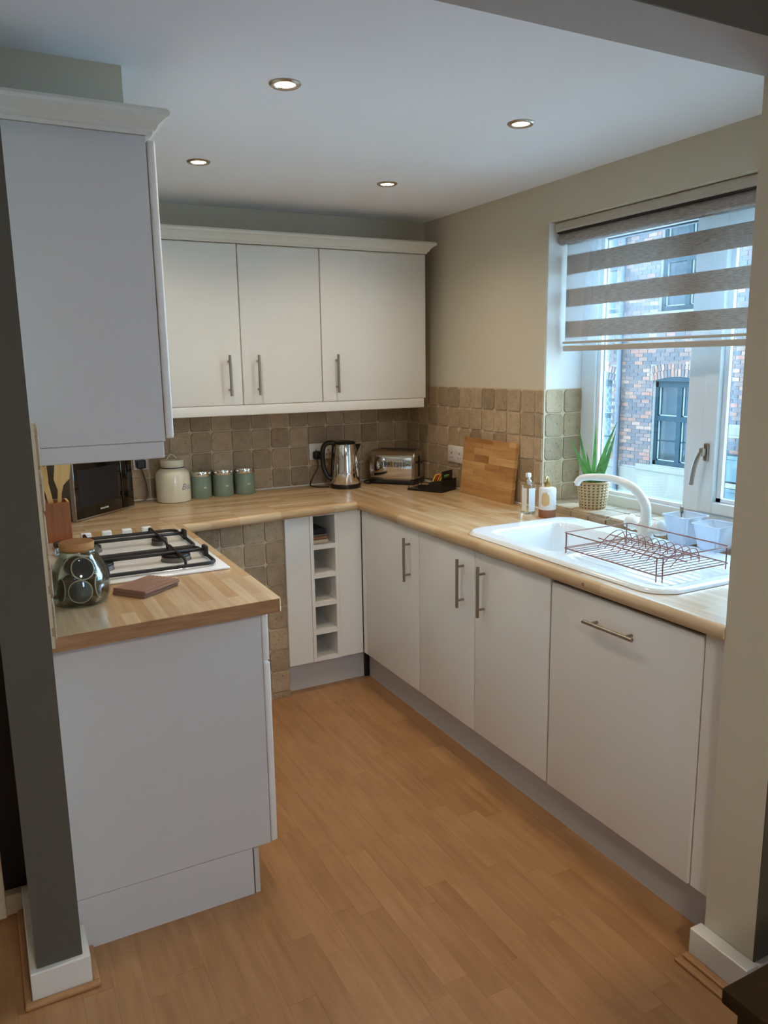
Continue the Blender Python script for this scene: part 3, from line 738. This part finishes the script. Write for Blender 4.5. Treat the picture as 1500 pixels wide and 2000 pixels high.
# cream biscuit jar
BX_, BY_ = -.768, .272
bj = thing('biscuit_jar', (BX_, BY_, WT), 'large cream ceramic biscuit jar with looped lid and blue script', 'jar')
obj('jar_body', lathe(B(), [(.074, 0), (.080, .004), (.082, .02), (.082, .125), (.078, .142), (.066, .154), (.056, .160), (.054, .163)], 44), 'ceramic_cream', bj, True, world=False)
obj('seal_ring', lathe(B(), [(.0545, .1625), (.0565, .1635), (.0565, .1665), (.0545, .1675)], 36, cap=False), 'navy', bj, True, world=False)
ld_ = obj('lid', lathe(B(), [(.054, .167), (.0565, .170), (.0565, .196), (.053, .202), (.0, .205)], 40), 'ceramic_cream', bj, True, world=False)
obj('lid_loop', tube(B(), smooth_path([(-.024, 0, .202), (-.012, 0, .220), (0, 0, .226), (.012, 0, .220), (.024, 0, .202)], 4), .0028, 8), 'ceramic_cream', ld_, True, world=False)
def wrap_text(txt, size, r, z, a0, parent, m, shear=.35):
    cu = bpy.data.curves.new('lettering', 'FONT'); cu.body = txt; cu.size = size; cu.shear = shear; cu.extrude = 0
    o = bpy.data.objects.new('lettering_source', cu); COL.objects.link(o); bpy.context.view_layer.update()
    me = bpy.data.meshes.new_from_object(o.evaluated_get(bpy.context.evaluated_depsgraph_get()))
    bpy.data.objects.remove(o)
    bm = B(); bm.from_mesh(me); bpy.data.meshes.remove(me)
    bmesh.ops.subdivide_edges(bm, edges=[e for e in bm.edges if e.calc_length() > .006], cuts=2)
    for v in bm.verts:
        a = a0 + v.co.x/r; v.co = Vector((r*math.cos(a), r*math.sin(a), z+v.co.y))
    return obj('lettering', bm, m, parent, world=False)
aj = math.atan2(CY-BY_, CX-BX_)
wrap_text('Biscuits', .042, .0824, .062, aj+.45, bj, 'ink_blue', .3)
# green canisters
for i, (gx, gy, lab) in enumerate(((-.628, .300, 'sage green canister nearest the cream biscuit jar'), (-.515, .302, 'sage green canister in the middle of the three'), (-.402, .304, 'sage green canister farthest right of the three'))):
    t = thing('canister', (gx, gy, WT), lab, 'canister', 'sage green canisters')
    obj('tin', lathe(B(), [(.050, 0), (.052, .003), (.052, .108), (.051, .110)], 36), 'green_tin', t, True, world=False)
    obj('lid', lathe(B(), [(.0528, .109), (.0535, .111), (.0535, .130), (.052, .133), (.046, .134), (0, .134)], 36), 'chrome', t, True, world=False)
    a = math.atan2(CY-gy, CX-gx)+.3
    bm = B()
    for k in range(5):
        aa = a+.05*k; box(bm, .0524*math.cos(aa)-.0014, .0524*math.cos(aa)+.0014, .0524*math.sin(aa)-.0008, .0524*math.sin(aa)+.0008, .05+.003*(k % 2), .057+.002*((k+1) % 2))
    obj('mark', bm, 'tin_mark', t, world=False)

# sockets
def socket(name, org, U, N, lab, m='socket_white', plug=False):
    U, N = Vector(U), Vector(N); t = thing(name, org, lab, 'socket', 'wall sockets')
    R = Matrix((U, -N, Vector((0, 0, 1)))).transposed().to_4x4(); t.matrix_basis = Matrix.Translation(org) @ R
    pl = obj('face_plate', bx(-.073, .073, -.010, 0, -.043, .043, .003), m, t, 40, world=False)
    for sx in (-.036, .036):
        obj('switch', bx(sx-.012+.018*(1 if sx < 0 else -1), sx+.0+.018*(1 if sx < 0 else -1), -.0125, -.0095, .012, .030, .001), m, pl, world=False)
        bm = B(); box(bm, sx-.003, sx+.003, -.0108, -.0095, .000, .009); box(bm, sx-.014, sx-.007, -.0108, -.0095, -.020, -.016); box(bm, sx+.007, sx+.014, -.0108, -.0095, -.020, -.016)
        obj('pin_holes', bm, 'socket_dark', pl, world=False)
    return t
socket('wall_socket', (XR-.013, -.150, 1.088), (0, -1, 0), (-1, 0, 0), 'white double socket on the window wall beside the chopping board')
sb = socket('wall_socket', (.052, YB-.014, 1.092), (1, 0, 0), (0, -1, 0), 'silver-edged double socket behind the kettle', 'ceramic_white')

# kettle
KX, KY = .118, .205
kt = thing('kettle', (KX, KY, WT), 'polished steel kettle with black handle and base', 'kettle')
obj('base', lathe(B(), [(.079, 0), (.080, .004), (.080, .018), (.074, .022)], 36), 'black', kt, True, world=False)
obj('body', lathe(B(), [(.0735, .022), (.0755, .028), (.072, .09), (.065, .16), (.0585, .222), (.056, .230)], 44), 'chrome', kt, True, world=False)
obj('lid', lathe(B(), [(.056, .229), (.057, .233), (.050, .243), (.02, .248), (0, .249)], 36), 'black', kt, True, world=False)
u_ = Vector((.90, -.44, 0))
def kp(d, z, s=0): return (u_.x*d, u_.y*d, z)
obj('handle', tube(B(), smooth_path([kp(-.045, .232), kp(-.085, .236), kp(-.112, .215), kp(-.119, .16), kp(-.112, .10), kp(-.09, .055), kp(-.072, .045)], 5), [.0125]*31, 12), 'black', kt, True, world=False)
bm = B(); tube(bm, [kp(-.068, .05), kp(-.056, .225)], .012, 10); obj('handle_spine', bm, 'black', kt, True, world=False)
bm = B(); v_ = Vector((-u_.y, u_.x, 0))
A = [bm.verts.new(u_*.050+v_*.022+Vector((0, 0, .228))), bm.verts.new(u_*.085+Vector((0, 0, .230))), bm.verts.new(u_*.050-v_*.022+Vector((0, 0, .228))), bm.verts.new(u_*.060+Vector((0, 0, .175)))]
for f in ((0, 1, 3), (1, 2, 3), (0, 3, 2), (0, 2, 1)): bm.faces.new([A[i] for i in f])
obj('spout', bm, 'chrome', kt, world=False)
t = thing('kettle_cable', (.0, .34, 1.07), 'black kettle plug and cable dropping from the silver socket', 'cable')
obj('plug', box(B(), -.008, .036, YB-.062, YB-.024, 1.052, 1.096, .012, 3), 'black', t, 40)
obj('cord', tube(B(), smooth_path([(.010, YB-.05, 1.06), (.012, YB-.055, 1.01), (-.02, YB-.06, .96), (-.045, .30, .922), (-.02, .27, .915), (.01, .245, .915), (.036, .24, .915)], 6), .0038, 8), 'black', t, True)

# toaster
ts = thing('toaster', (.427, .205, WT), 'brushed steel two-slice toaster angled in the back corner', 'toaster', rz=math.radians(-50))
L2, D2 = .128, .082
obj('base', bx(-L2-.003, L2+.003, -D2-.003, D2+.003, 0, .026, .008), 'black', ts, 40, world=False)
def tprof(e=0): return [(-D2-e, .026), (D2+e, .026), (D2+e, .145), (D2-.008+e, .168), (D2-.03, .183+e), (-D2+.03, .183+e), (-D2+.008-e, .168), (-D2-e, .145)]
bm = prism(B(), tprof(), -L2, L2, lambda a, b, c: (c, a, b)); bmesh.ops.bevel(bm, geom=bm.edges[:], offset=.006, segments=3, affect='EDGES')
tb = obj('body', bm, 'chrome_soft', ts, 40, world=False)
obj('side_panel', bx(-L2+.028, L2-.010, -D2-.004, -D2+.001, .036, .150, .003), 'chrome', ts, 40, world=False)
bm = B()
for k in range(17): box(bm, -.058+.0085*k, -.054+.0085*k, -D2-.0052, -D2-.0035, .095, .122)
obj('vent_slot', bm, 'black', tb, world=False)
for k in (-.028, .028): obj('bread_slot', bx(-.10, .10, k-.014, k+.014, .1815, .1842), 'black', tb, world=False)
obj('lever', bx(L2+.001, L2+.018, -.014, .014, .11, .122, .003), 'black', ts, world=False)
obj('control_strip', bx(L2-.001, L2+.002, -.012, .012, .04, .15), 'black', ts, world=False)
obj('cord', tube(B(), smooth_path([(-L2, .05, .012), (-L2-.03, .02, .008), (-L2-.05, -.04, .006), (-L2-.01, -.10, .006), (-L2+.02, -.112, .006)], 5), .0035, 8), 'black', ts, True, world=False)

# tea tray
tt = thing('tea_tray', (.455, -.115, WT), 'black tray in front of the toaster holding tea sachets', 'tray', rz=math.radians(-62))
obj('tray_floor', bx(-.105, .105, -.07, .07, 0, .012, .004), 'black', tt, 40, world=False)
obj('wire_rail', tube(B(), rrect(-.103, .02, -.068, .068, .02, .045), .0022, 8, True), 'black', tt, True, world=False)
for px, py in ((-.1, -.06), (-.1, .06), (-.04, -.068), (-.04, .068)): obj('rail_post', tube(B(), [(px, py, .01), (px, py, .045)], .002, 6), 'black', tt, True, world=False)
bm = prism(B(), [(.005, .012), (.105, .012), (.105, .062), (.03, .05)], -.07, .07, lambda a, b, c: (a, c, b)); obj('sachet_box', bm, 'black', tt, world=False)
obj('upright_card', bx(.088, .094, -.05, .05, .05, .105, .001), 'black_gloss', tt, world=False)
for k, (m, lab) in enumerate((('yellow', 'yellow tea sachet nearest the front of the black tray'), ('red', 'dark red tea sachet in the black tray'), ('orange', 'orange tea sachet in the middle of the black tray'), ('yellow', 'yellow tea sachet behind the orange one in the tray'), ('green', 'green tea sachet at the back of the black tray'))):
    o = obj('tea_sachet', bx(-.022, .022, -.0035, .0035, -.024, .024, .001), m); tag(o, lab, 'sachet', 'tea sachets in the tray')
    o.matrix_basis = Matrix.Translation((.455, -.115, WT)) @ Matrix.Rotation(math.radians(-62), 4, 'Z') @ Matrix.Translation((.034+.013*k, -.012, .064)) @ Matrix.Rotation(PI/2, 4, 'Z') @ Matrix.Rotation(.5, 4, 'X')

# chopping board leaning on the window wall
cb = thing('chopping_board', (.545, -.466, WT), 'bamboo chopping board leaning against the window wall tiles', 'chopping board')
cb.rotation_euler = (0, math.radians(6.0), 0)
BW, BH = .211, .277
rows = [0, .036, .066, .098, .130, .165, .2, .232, .256, BH]
rnd = random.Random(3)
for i, (a, b_) in enumerate(zip(rows, rows[1:])):
    cuts = sorted([-BW, BW] + [rnd.uniform(-BW+.05, BW-.05) for _ in range(rnd.choice((1, 2, 2)))])
    for p, q in zip(cuts, cuts[1:]):
        o = obj('bamboo_strip', bx(-.010, .010, -(q-p)/2+.0002, (q-p)/2-.0002, 0, b_-a-.0003, .0006, 1), 'board_wood', cb, world=False); o.location = (0, (p+q)/2, a)
# pump bottles
t = thing('hand_wash_bottle', (.475, -.885, WT), 'clear square pump bottle with white label beside the chopping board', 'bottle')
obj('bottle', bx(-.022, .022, -.022, .022, 0, .125, .004), 'bottle_glass', t, 40, world=False)
obj('label_sheet', bx(-.0228, -.0221, -.016, .016, .012, .112), 'label_white', t, world=False)
obj('label_sheet', bx(-.016, .016, -.0228, -.0221, .012, .112), 'label_white', t, world=False)
obj('collar', lathe(B(), [(.013, .125), (.013, .143), (.010, .146), (0, .146)], 24), 'chrome', t, True, world=False)
obj('pump', box(tube(B(), [(0, 0, .146), (0, 0, .160)], .006, 12), -.014, .008, -.008, .008, .156, .176, .004), 'ceramic_white', t, 40, world=False)
t = thing('soap_dispenser', (.495, -.985, WT), 'white ceramic soap dispenser with tan patch and terracotta base', 'dispenser')
obj('base_band', lathe(B(), [(.034, 0), (.0355, .003), (.0355, .034)], 36), 'terracotta', t, True, world=False)
db = obj('body', lathe(B(), [(.0355, .034), (.0355, .118), (.033, .124), (.012, .128)], 36), 'ceramic_white', t, True, world=False)
bm = B(); aa = math.atan2(CY+.985, CX-.495); n = 14
for i in range(n):
    for j in range(6):
        def pt(i, j):
            a = aa-.75+1.0*i/n; hgt = .062+.024*math.sin(PI*i/n)**.5*(1+.15*math.sin(5*i)); lo_ = .060-.010*math.sin(PI*i/n)
            z = lo_+(hgt+.022-lo_)*j/6; return (.0358*math.cos(a), .0358*math.sin(a), z)
        bm.faces.new([bm.verts.new(pt(*q)) for q in ((i, j), (i+1, j), (i+1, j+1), (i, j+1))])
obj('painted_patch', bm, 'tan_patch', db, world=False)
bm = B(); lathe(bm, [(.012, .127), (.013, .130), (.012, .146), (.005, .150), (.005, .160), (.0, .160)], 20); tube(bm, smooth_path([(0, 0, .158), (-.004, -.002, .168), (-.018, -.012, .170), (-.026, -.018, .163)], 4), .0045, 8)
obj('pump', bm, 'gold', t, True, world=False)

# ------------------------------------------------------------------ sink, tap, rack
SX0, SX1, SY0, SY1 = .022, .555, -2.045, -1.045
def sd_rr(x, y, cx, cy, hx, hy, r):
    dx, dy = abs(x-cx)-hx+r, abs(y-cy)-hy+r
    return math.hypot(max(dx, 0), max(dy, 0)) + min(max(dx, dy), 0) - r
def sm(a, b, v): t = min(1, max(0, (v-a)/(b-a))); return t*t*(3-2*t)
def sink_mesh():
    bm = B(); nx, ny = 84, 150; R = .09
    hx, hy = (SX1-SX0)/2, (SY1-SY0)/2; cx, cy = (SX0+SX1)/2, (SY0+SY1)/2; V = []
    for i in range(nx+1):
        row = []
        for j in range(ny+1):
            a, b_ = -hx+2*hx*i/nx, -hy+2*hy*j/ny
            ax, ay = abs(a)-(hx-R), abs(b_)-(hy-R)
            if ax > 0 and ay > 0:
                m_, l_ = max(ax, ay), math.hypot(ax, ay); f = m_/l_
                a = math.copysign(hx-R+ax*f, a); b_ = math.copysign(hy-R+ay*f, b_)
            x, y = cx+a, cy+b_
            e = -sd_rr(x, y, cx, cy, hx, hy, R)
            z = WT + .0015 + .0105*sm(0, .012, e)
            z -= .150*sm(.0, .026, -sd_rr(x, y, .265, -1.33, .180, .195, .06)) + .012*sm(0, .1, -sd_rr(x, y, .265, -1.33, .178, .193, .06))
            dr_ = sm(0, .02, -sd_rr(x, y, .255, -1.785, .185, .215, .05))
            z -= dr_*(.0075 + .0016*math.sin(x*2*PI/.034))
            row.append(bm.verts.new((x, y, z)))
        V.append(row)
    for i in range(nx):
        for j in range(ny): bm.faces.new((V[i][j], V[i+1][j], V[i+1][j+1], V[i][j+1]))
    return bm
sk = thing('sink', (.29, -1.545, WT), 'white composite sink with deep bowl and ribbed drainer', 'sink')
obj('basin', sink_mesh(), 'sink_white', sk, 60)
obj('drain', lathe(B(), [(.040, 0), (.040, .003), (.03, .004), (0, .002)], 24, .265, -1.33, z=.7615), 'chrome', sk, True)
TX, TY = .487, -1.535
tp = thing('tap', (TX, TY, .922), 'white swan-neck mixer tap with two lever knobs behind sink', 'tap')
obj('body', lathe(B(), [(.030, 0), (.031, .004), (.026, .03), (.024, .055), (.021, .065), (0, .066)], 28), 'tap_white', tp, True, world=False)
tip = Vector((.40, -1.268, 1.095))-Vector((TX, TY, .922))
hd_ = Vector((tip.x, tip.y, 0)); hl = hd_.length; hd_.normalize()
sp = [Vector((0, 0, .05)), Vector((0, 0, .09)), hd_*.008+Vector((0, 0, .13)), hd_*.05+Vector((0, 0, .178)), hd_*.12+Vector((0, 0, .202)), hd_*(hl*.72)+Vector((0, 0, .205)), hd_*(hl*.93)+Vector((0, 0, .195)), hd_*hl+Vector((0, 0, .172))]
pa = smooth_path(sp, 6); nP = len(pa)
obj('spout', tube(B(), pa, [.020-.0075*min(1, i/(nP*.75)) for i in range(nP)], 16), 'tap_white', tp, True, world=False)
obj('nozzle', tube(B(), [pa[-1]+Vector((0, 0, .003)), pa[-1]-Vector((0, 0, .004))-hd_*-.002], .0125, 16), 'chrome', tp, True, world=False)
for sgn in (1, -1):
    bm = B(); tube(bm, [(0, sgn*.015, .035), (0, sgn*.040, .042), (0, sgn*.052, .046), (0, sgn*.078, .054), (0, sgn*.084, .056)], [.014, .015, .024, .027, .018], 20)
    obj('knob', bm, 'tap_white', tp, True, world=False)

rk = thing('dish_rack', (.26, -1.745, .915), 'rose-brown wire dish rack standing on the sink drainer', 'dish rack')
rz0, rzl, rzt = .9168, .938, .990
RX0, RX1, RY0, RY1 = .112, .405, -1.955, -1.54
def wire(name, pts, closed=False, r=.0024): return obj(name, tube(B(), pts, r*.72, 6, closed), 'rack_wire', rk, True)
wire('top_rail', rrect(RX0, RX1, RY0, RY1, .012, rzt), True, .0029)
wire('lower_rail', rrect(RX0, RX1, RY0, RY1, .012, rzl), True, .0029)
for x_, y_ in ((RX0, RY0+.012), (RX0+.012, RY0), (RX0, RY1-.012), (RX1, RY0+.012), (RX1-.012, RY1), (RX0+.012, RY1)):
    wire('post', [(x_, y_, rzt), (x_, y_, rz0)], r=.0029)
for k in range(18):
    yy = RY0+.02+k*.0225
    wire('base_wire', [(RX0, yy, rzl), (RX1, yy, rzl)], r=.0017)
for k in range(11):
    yy = RY1-.05-k*.031
    wire('plate_loop', smooth_path([(.215, yy, rzl), (.245, yy, rzl+.022), (.285, yy, rzl+.044), (.318, yy, rzl+.046), (.335, yy, rzl+.024), (.338, yy, rzl)], 4), r=.0021)
for x_, z_ in ((.245, rzl+.021), (.30, rzl+.026)): wire('loop_rail', [(x_, RY0+.02, z_), (x_, RY1-.02, z_)], r=.0024)

for (tx, ty, sc, lab) in ((.548, -1.655, 1.0, 'taller clear bluish plastic tub on the sink edge behind dish rack'), (.556, -1.775, .88, 'lower clear bluish plastic tub beside the pier, behind dish rack')):
    t = thing('plastic_tub', (tx, ty, .9235), lab, 'tub', 'clear plastic tubs')
    bm = B(); h, b0, b1 = .100*sc, .040, .054
    lo = [(-b0, -b0), (b0, -b0), (b0, b0), (-b0, b0)]; P0 = [bm.verts.new((*p, 0)) for p in lo]
    P1 = [bm.verts.new((p[0]*b1/b0, p[1]*b1/b0, h)) for p in lo]; bm.faces.new(P0[::-1])
    for i in range(4): bm.faces.new((P0[i], P0[(i+1) % 4], P1[(i+1) % 4], P1[i]))
    bmesh.ops.bevel(bm, geom=[e for e in bm.edges if not e.is_boundary], offset=.008, segments=3, affect='EDGES')
    ob_ = obj('tub_wall', bm, 'tub_plastic', t, 40, world=False); md = ob_.modifiers.new('thickness', 'SOLIDIFY'); md.thickness = .0016
    obj('tub_rim', tube(B(), rrect(-b1-.001, b1+.001, -b1-.001, b1+.001, .010, h), .0024, 6, True), 'tub_plastic', t, True, world=False)
t = thing('metal_scoop', (.545, -1.640, .935), 'oval steel handle standing up out of the taller plastic tub', 'utensil'); t.rotation_euler = (0, 0, .9)
obj('oval_end', tube(B(), [(0, -.004, .105), (0, .004, .105)], .013, 20), 'handle_steel', t, True, world=False); obj('shaft', tube(B(), [(0, 0, 0), (0, 0, .1)], .003, 8), 'handle_steel', t, True, world=False)

# ------------------------------------------------------------------ aloe
PX, PY, PZ = .668, -1.066, .9435
ap = thing('potted_aloe', (PX, PY, PZ), 'aloe plant in a woven basket on the tiled window sill', 'plant')
bm = B(); nA, nZ, Hb = 120, 40, .112; rings = []
cl = bm.loops.layers.color.new('weave'); vc = {}
for j in range(nZ+1):
    z = Hb*j/nZ; r0 = .052+.014*(j/nZ)**.8; ring = []
    for i in range(nA):
        a = 2*PI*i/nA; w1 = math.sin(a*11+z*260)*math.sin(a*11-z*260)
        r = r0+.0022*w1; v = bm.verts.new((r*math.cos(a), r*math.sin(a), z)); ring.append(v)
        k = min(1, max(0, (w1+.8)/.4)); dark, lt = Vector(lin((78, 54, 34))), Vector(lin((226, 210, 182)))
        vc[v] = dark.lerp(lt, k)*(1-.1*random.random())
    rings.append(ring)
for A, C_ in zip(rings, rings[1:]):
    for i in range(nA): bm.faces.new((A[i], A[(i+1) % nA], C_[(i+1) % nA], C_[i]))
bm.faces.new(rings[0][::-1])
for f in bm.faces:
    for l in f.loops: l[cl] = (*vc[l.vert], 1)
obj('basket', bm, 'weave', ap, True, world=False)
obj('soil', lathe(B(), [(.063, .1), (.03, .104), (0, .105)], 28, cap=False), 'soil', ap, True, world=False)
obj('basket_rim', tube(B(), [(.066*math.cos(2*PI*i/28), .066*math.sin(2*PI*i/28), .112) for i in range(28)], .0035, 8, True), 'trim_wood', ap, True, world=False)
RV = Vector((.888, -.46, 0)); FV = Vector((.46, .888, 0))
def leaf(b0, tip, wd, bend, fwd=0):
    bm = B(); n = 12; rows = []
    base = RV*b0+FV*(fwd*.02)+Vector((0, 0, .10)); tp_ = RV*tip[0]+FV*fwd*.08+Vector((0, 0, .10+tip[1])); mid = base.lerp(tp_, .5)+RV*bend
    dirn = (tp_-base).normalized(); side = dirn.cross(FV).normalized()
    for i in range(n+1):
        t = i/n; p = base*(1-t)**2+mid*2*t*(1-t)+tp_*t*t; w_ = wd*1.08*(1-t**1.7)*(.75+.5*t*(1-t))
        th = w_*.38
        rows.append([bm.verts.new(p+side*w_), bm.verts.new(p-FV*th*.2+side*w_*.5), bm.verts.new(p+FV*th*.25), bm.verts.new(p-FV*th*.2-side*w_*.5), bm.verts.new(p-side*w_), bm.verts.new(p+FV*th)])
    for A, C_ in zip(rows, rows[1:]):
        for k in range(6): bm.faces.new((A[k], A[(k+1) % 6], C_[(k+1) % 6], C_[k]))
    bmesh.ops.recalc_face_normals(bm, faces=bm.faces[:])
    obj('leaf', bm, 'leaf', ap, True, world=False)
for a in ((-.02, (-.115, .205), .011, .012, -.3), (-.012, (-.062, .235), .011, -.008, .2), (-.004, (-.022, .135), .010, 0, .5), (.006, (.094, .268), .013, -.014, .0), (.0, (.022, .262), .010, .006, .9), (.014, (.074, .225), .014, .008, -.5), (.022, (.086, .175), .012, .006, .3), (-.016, (-.040, .06), .009, -.004, -.8), (.004, (.034, .17), .013, .01, -.6)): leaf(*a)

# ------------------------------------------------------------------ dark table corner
tb = thing('side_table', (-.15, -3.05, 0), 'dark stained wooden table at the bottom right corner', 'table')
TZ = .5; tx0, ty1 = -.556, -2.752
for k in range(5):
    o = obj('top_plank', bx(tx0, tx0+.9, ty1-.13*(k+1)+.0006, ty1-.13*k, TZ-.03, TZ, .004), 'table_dark', tb, 40)
obj('apron', bx(tx0+.02, tx0+.88, ty1-.63, ty1-.02, TZ-.12, TZ-.031), 'table_black', tb)
for lx in (tx0+.02, tx0+.82):
    for ly in (ty1-.08, ty1-.63): obj('leg', bx(lx, lx+.06, ly, ly+.06, 0, TZ-.121, .003), 'table_black', tb)

# ------------------------------------------------------------------ the building across the street
FX = 10.4
bld = thing('brick_building', (FX, 7.5, -1.75), 'old brick building with teal windows across the street', 'building')
WIN = [(6.70, 7.90, -.53, 1.13), (9.04, 10.24, -.56, 1.12), (6.64, 7.86, 2.46, 4.15), (9.02, 10.22, 2.50, 4.15), (4.4, 5.2, 1.6, 3.9)]
bm = B(); ys = sorted({4.0, 14.0} | {v for wv in WIN for v in wv[:2]}); zs = sorted({-1.75, 7.5} | {v for wv in WIN for v in wv[2:]})
for ya, yb in zip(ys, ys[1:]):
    for za, zb_ in zip(zs, zs[1:]):
        if any(a < (ya+yb)/2 < b_ and c_ < (za+zb_)/2 < d_ for a, b_, c_, d_ in WIN): continue
        box(bm, FX, FX+.4, ya, yb, za, zb_)
obj('mortar_wall', bm, 'mortar', bld)
BL, BHt = .228, .076
bricks = []
r_ = 0; z = -.60
while z < 4.5:
    y = 4.9 + (BL/2 if r_ % 2 else 0)
    while y < 13.0:
        iv = [(y, y+BL-.012)]; zc_ = z+.032
        cuts = []
        for a, b_, c_, d_ in WIN:
            if c_-.03 < zc_ < d_+.02: cuts.append((a, b_))
            if d_+.02 <= zc_ < d_+.345: cuts.append((a-.10, b_+.10))
            if c_-.155 < zc_ <= c_-.0: cuts.append((a-.335, b_+.335))
        if .17 < zc_ < .37: cuts.append((5.71, 6.35))
        if zc_ < -.60: cuts.append((6.45, 12))
        for ca_, cb_ in cuts:
            iv = [q for p in iv for q in ((p[0], min(p[1], ca_-.006)), (max(p[0], cb_+.006), p[1])) if q[1]-q[0] > .035]
        for p in iv: bricks.append(((p[0]+p[1])/2, zc_, p[1]-p[0]))
        y += BL
    z += BHt; r_ += 1
def vis(b): y, z = b[:2]; return (0 if (z < 1.62 and 5.85 < y < 9.6) else 1, abs(y-8.0)*.5 + abs(z-.5))
bricks.sort(key=vis)
bm = box(B(), -.022, .05, -(BL-.012)/2, (BL-.012)/2, -.032, .032); bme = bpy.data.meshes.new('brick'); bm.to_mesh(bme); bm.free(); bme.materials.append(MATS['brick'])
bloc = Vector(bld.location)
for yc, zc_, bl_ in bricks[:290]:
    o = bpy.data.objects.new('brick', bme); COL.objects.link(o); o.parent = bld; o.scale = (1, bl_/(BL-.012), 1); o.location = Vector((FX+random.uniform(-.004, .004), yc, zc_))-bloc
bm = B()
for yc, zc_, bl_ in bricks[290:]: box(bm, FX-.022, FX+.02, yc-bl_/2, yc+bl_/2, zc_-.032, zc_+.032)
o = obj('brick_courses', bm, 'brick', bld); o['kind'] = 'stuff'
def far_window(a, b_, c_, d_, arch=True, grille=False, bars=True):
    xm = FX+.12; wd = b_-a
    fm = 'teal_paint'
    bm = B()
    for q in ((a, a+.07, c_, d_), (b_-.07, b_, c_, d_), (a, b_, c_, c_+.09), (a, b_, d_-.12, d_)): box(bm, xm-.06, xm+.04, *q)
    f = obj('window_frame', bm, fm, bld)
    ym = (a+b_)/2; zt = c_+(d_-c_)*.56
    bm = B(); box(bm, xm-.05, xm+.03, ym-.055, ym+.055, c_+.09, d_-.12); box(bm, xm-.055, xm+.03, a+.07, b_-.07, zt-.05, zt+.05)
    obj('transom', bm, fm, f)
    zq = c_+.09+(zt-.05-c_-.09)*.5
    obj('glazing_bar', bx(xm-.02, xm+.02, a+.07, b_-.07, zq-.012, zq+.012), fm, f)
    for pa_, pb in ((a+.07, ym-.055), (ym+.055, b_-.07)):
        for za, zb_ in ((c_+.09, zt-.05), (zt+.05, d_-.12)):
            obj('pane', bx(xm, xm+.008, pa_, pb, za, zb_), 'far_glass', f)
            bm = B()
            for q in ((pa_, pa_+.02, za, zb_), (pb-.03, pb, za, zb_), (pa_, pb, za, za+.02)): box(bm, xm-.015, xm+.0, *q)
            obj('sash_edge', bm, 'far_white', f)
    obj('room_behind', bx(xm+.25, xm+.27, a, b_, c_, d_), 'far_room', f)
    if grille:
        bm = B()
        for i in range(7):
            y0_ = a+.1+i*(wd-.2)/7; y1_ = y0_+(wd-.2)/7
            for k in range(8):
                z0 = c_+.12+k*(d_-c_-.26)/8; z1 = z0+(d_-c_-.26)/8
                tube(bm, [(xm+.05, y0_, z0), (xm+.05, y1_, z1)], .012, 4); tube(bm, [(xm+.05, y1_, z0), (xm+.05, y0_, z1)], .012, 4)
        obj('security_grille', bm, 'far_white', f)
    # arched head: segmental dark head board and soldier bricks
    n = 10
    bm = B(); pts = [(a+wd*i/n, d_+.085*math.sin(PI*i/n)) for i in range(n+1)]
    prism(bm, [(a, d_-.005)]+pts[1:-1]+[(b_, d_-.005)], FX-.012, xm+.02, lambda p, q, r: (r, p, q)); obj('head_board', bm, fm, f)
    m_ = 16
    for i in range(m_):
        t_ = (i+.5)/m_; yc = a-.07+(wd+.14)*t_; ang = (t_-.5)*.55
        for k in range(2):
            zc_ = d_+.085*math.sin(PI*min(1, max(0, (yc-a)/wd)))+.075+.15*k
            o = obj('arch_brick', bx(-.022, .05, -.034, .034, -.070, .070), 'brick', bld, world=False)
            o.location = Vector((FX, yc, zc_))-bloc; o.rotation_euler = (-ang, 0, 0)
    s_ = obj('stone_sill', bx(FX-.07, FX+.12, a-.33, b_+.33, c_-.125, c_-.005, .01), 'stone', bld)
for i, wv in enumerate(WIN): far_window(*wv, grille=(i == 1))
obj('stone_plinth', bx(FX-.05, FX, 6.45, 14.0, -1.75, -.64), 'stone', bld)
obj('stone_block', bx(FX-.03, FX, 5.72, 6.34, .19, .35, .01), 'stone', bld)
for i, (za, zb_) in enumerate(((-.60, -.14), (-1.18, -.72))):
    b_ = thing('utility_box', (FX-.2, 5.8, za), ('upper' if i == 0 else 'lower')+' teal utility box fixed to the brick building outside', 'utility box', 'teal utility boxes')
    obj('case', bx(FX-.32, FX-.051, 5.45, 6.28, za, zb_, .015), 'teal_box', b_)
    obj('lid', bx(FX-.35, FX-.051, 5.43, 6.30, zb_-.06, zb_+.01, .012), 'teal_box', b_)
    obj('latch', bx(FX-.33, FX-.318, 5.85, 6.02, zb_-.12, zb_-.09), 'far_white', b_)
obj('base_ledge', bx(FX-.5, FX, 4.0, 6.45, -1.75, -1.2), 'stone', bld)
obj('ledge', bx(FX-.36, FX-.05, 4.0, 6.42, -.70, -.62), 'stone', bld)
dp = thing('drainpipe', (FX-.09, 8.75, -1.7), 'dark grey drainpipe running down the brick building', 'drainpipe')
obj('pipe', tube(B(), [(FX-.11, 8.75, -1.5), (FX-.11, 8.75, 6)], .055, 14), 'pipe_grey', dp, True)
for z in (.66, 2.6, -.9): obj('collar', tube(B(), [(FX-.11, 8.75, z-.05), (FX-.11, 8.75, z+.05)], .07, 14), 'pipe_grey', dp, True)
struct('ground', bx(.95, 30, -14, 24, -1.85, -1.75), 'asphalt')
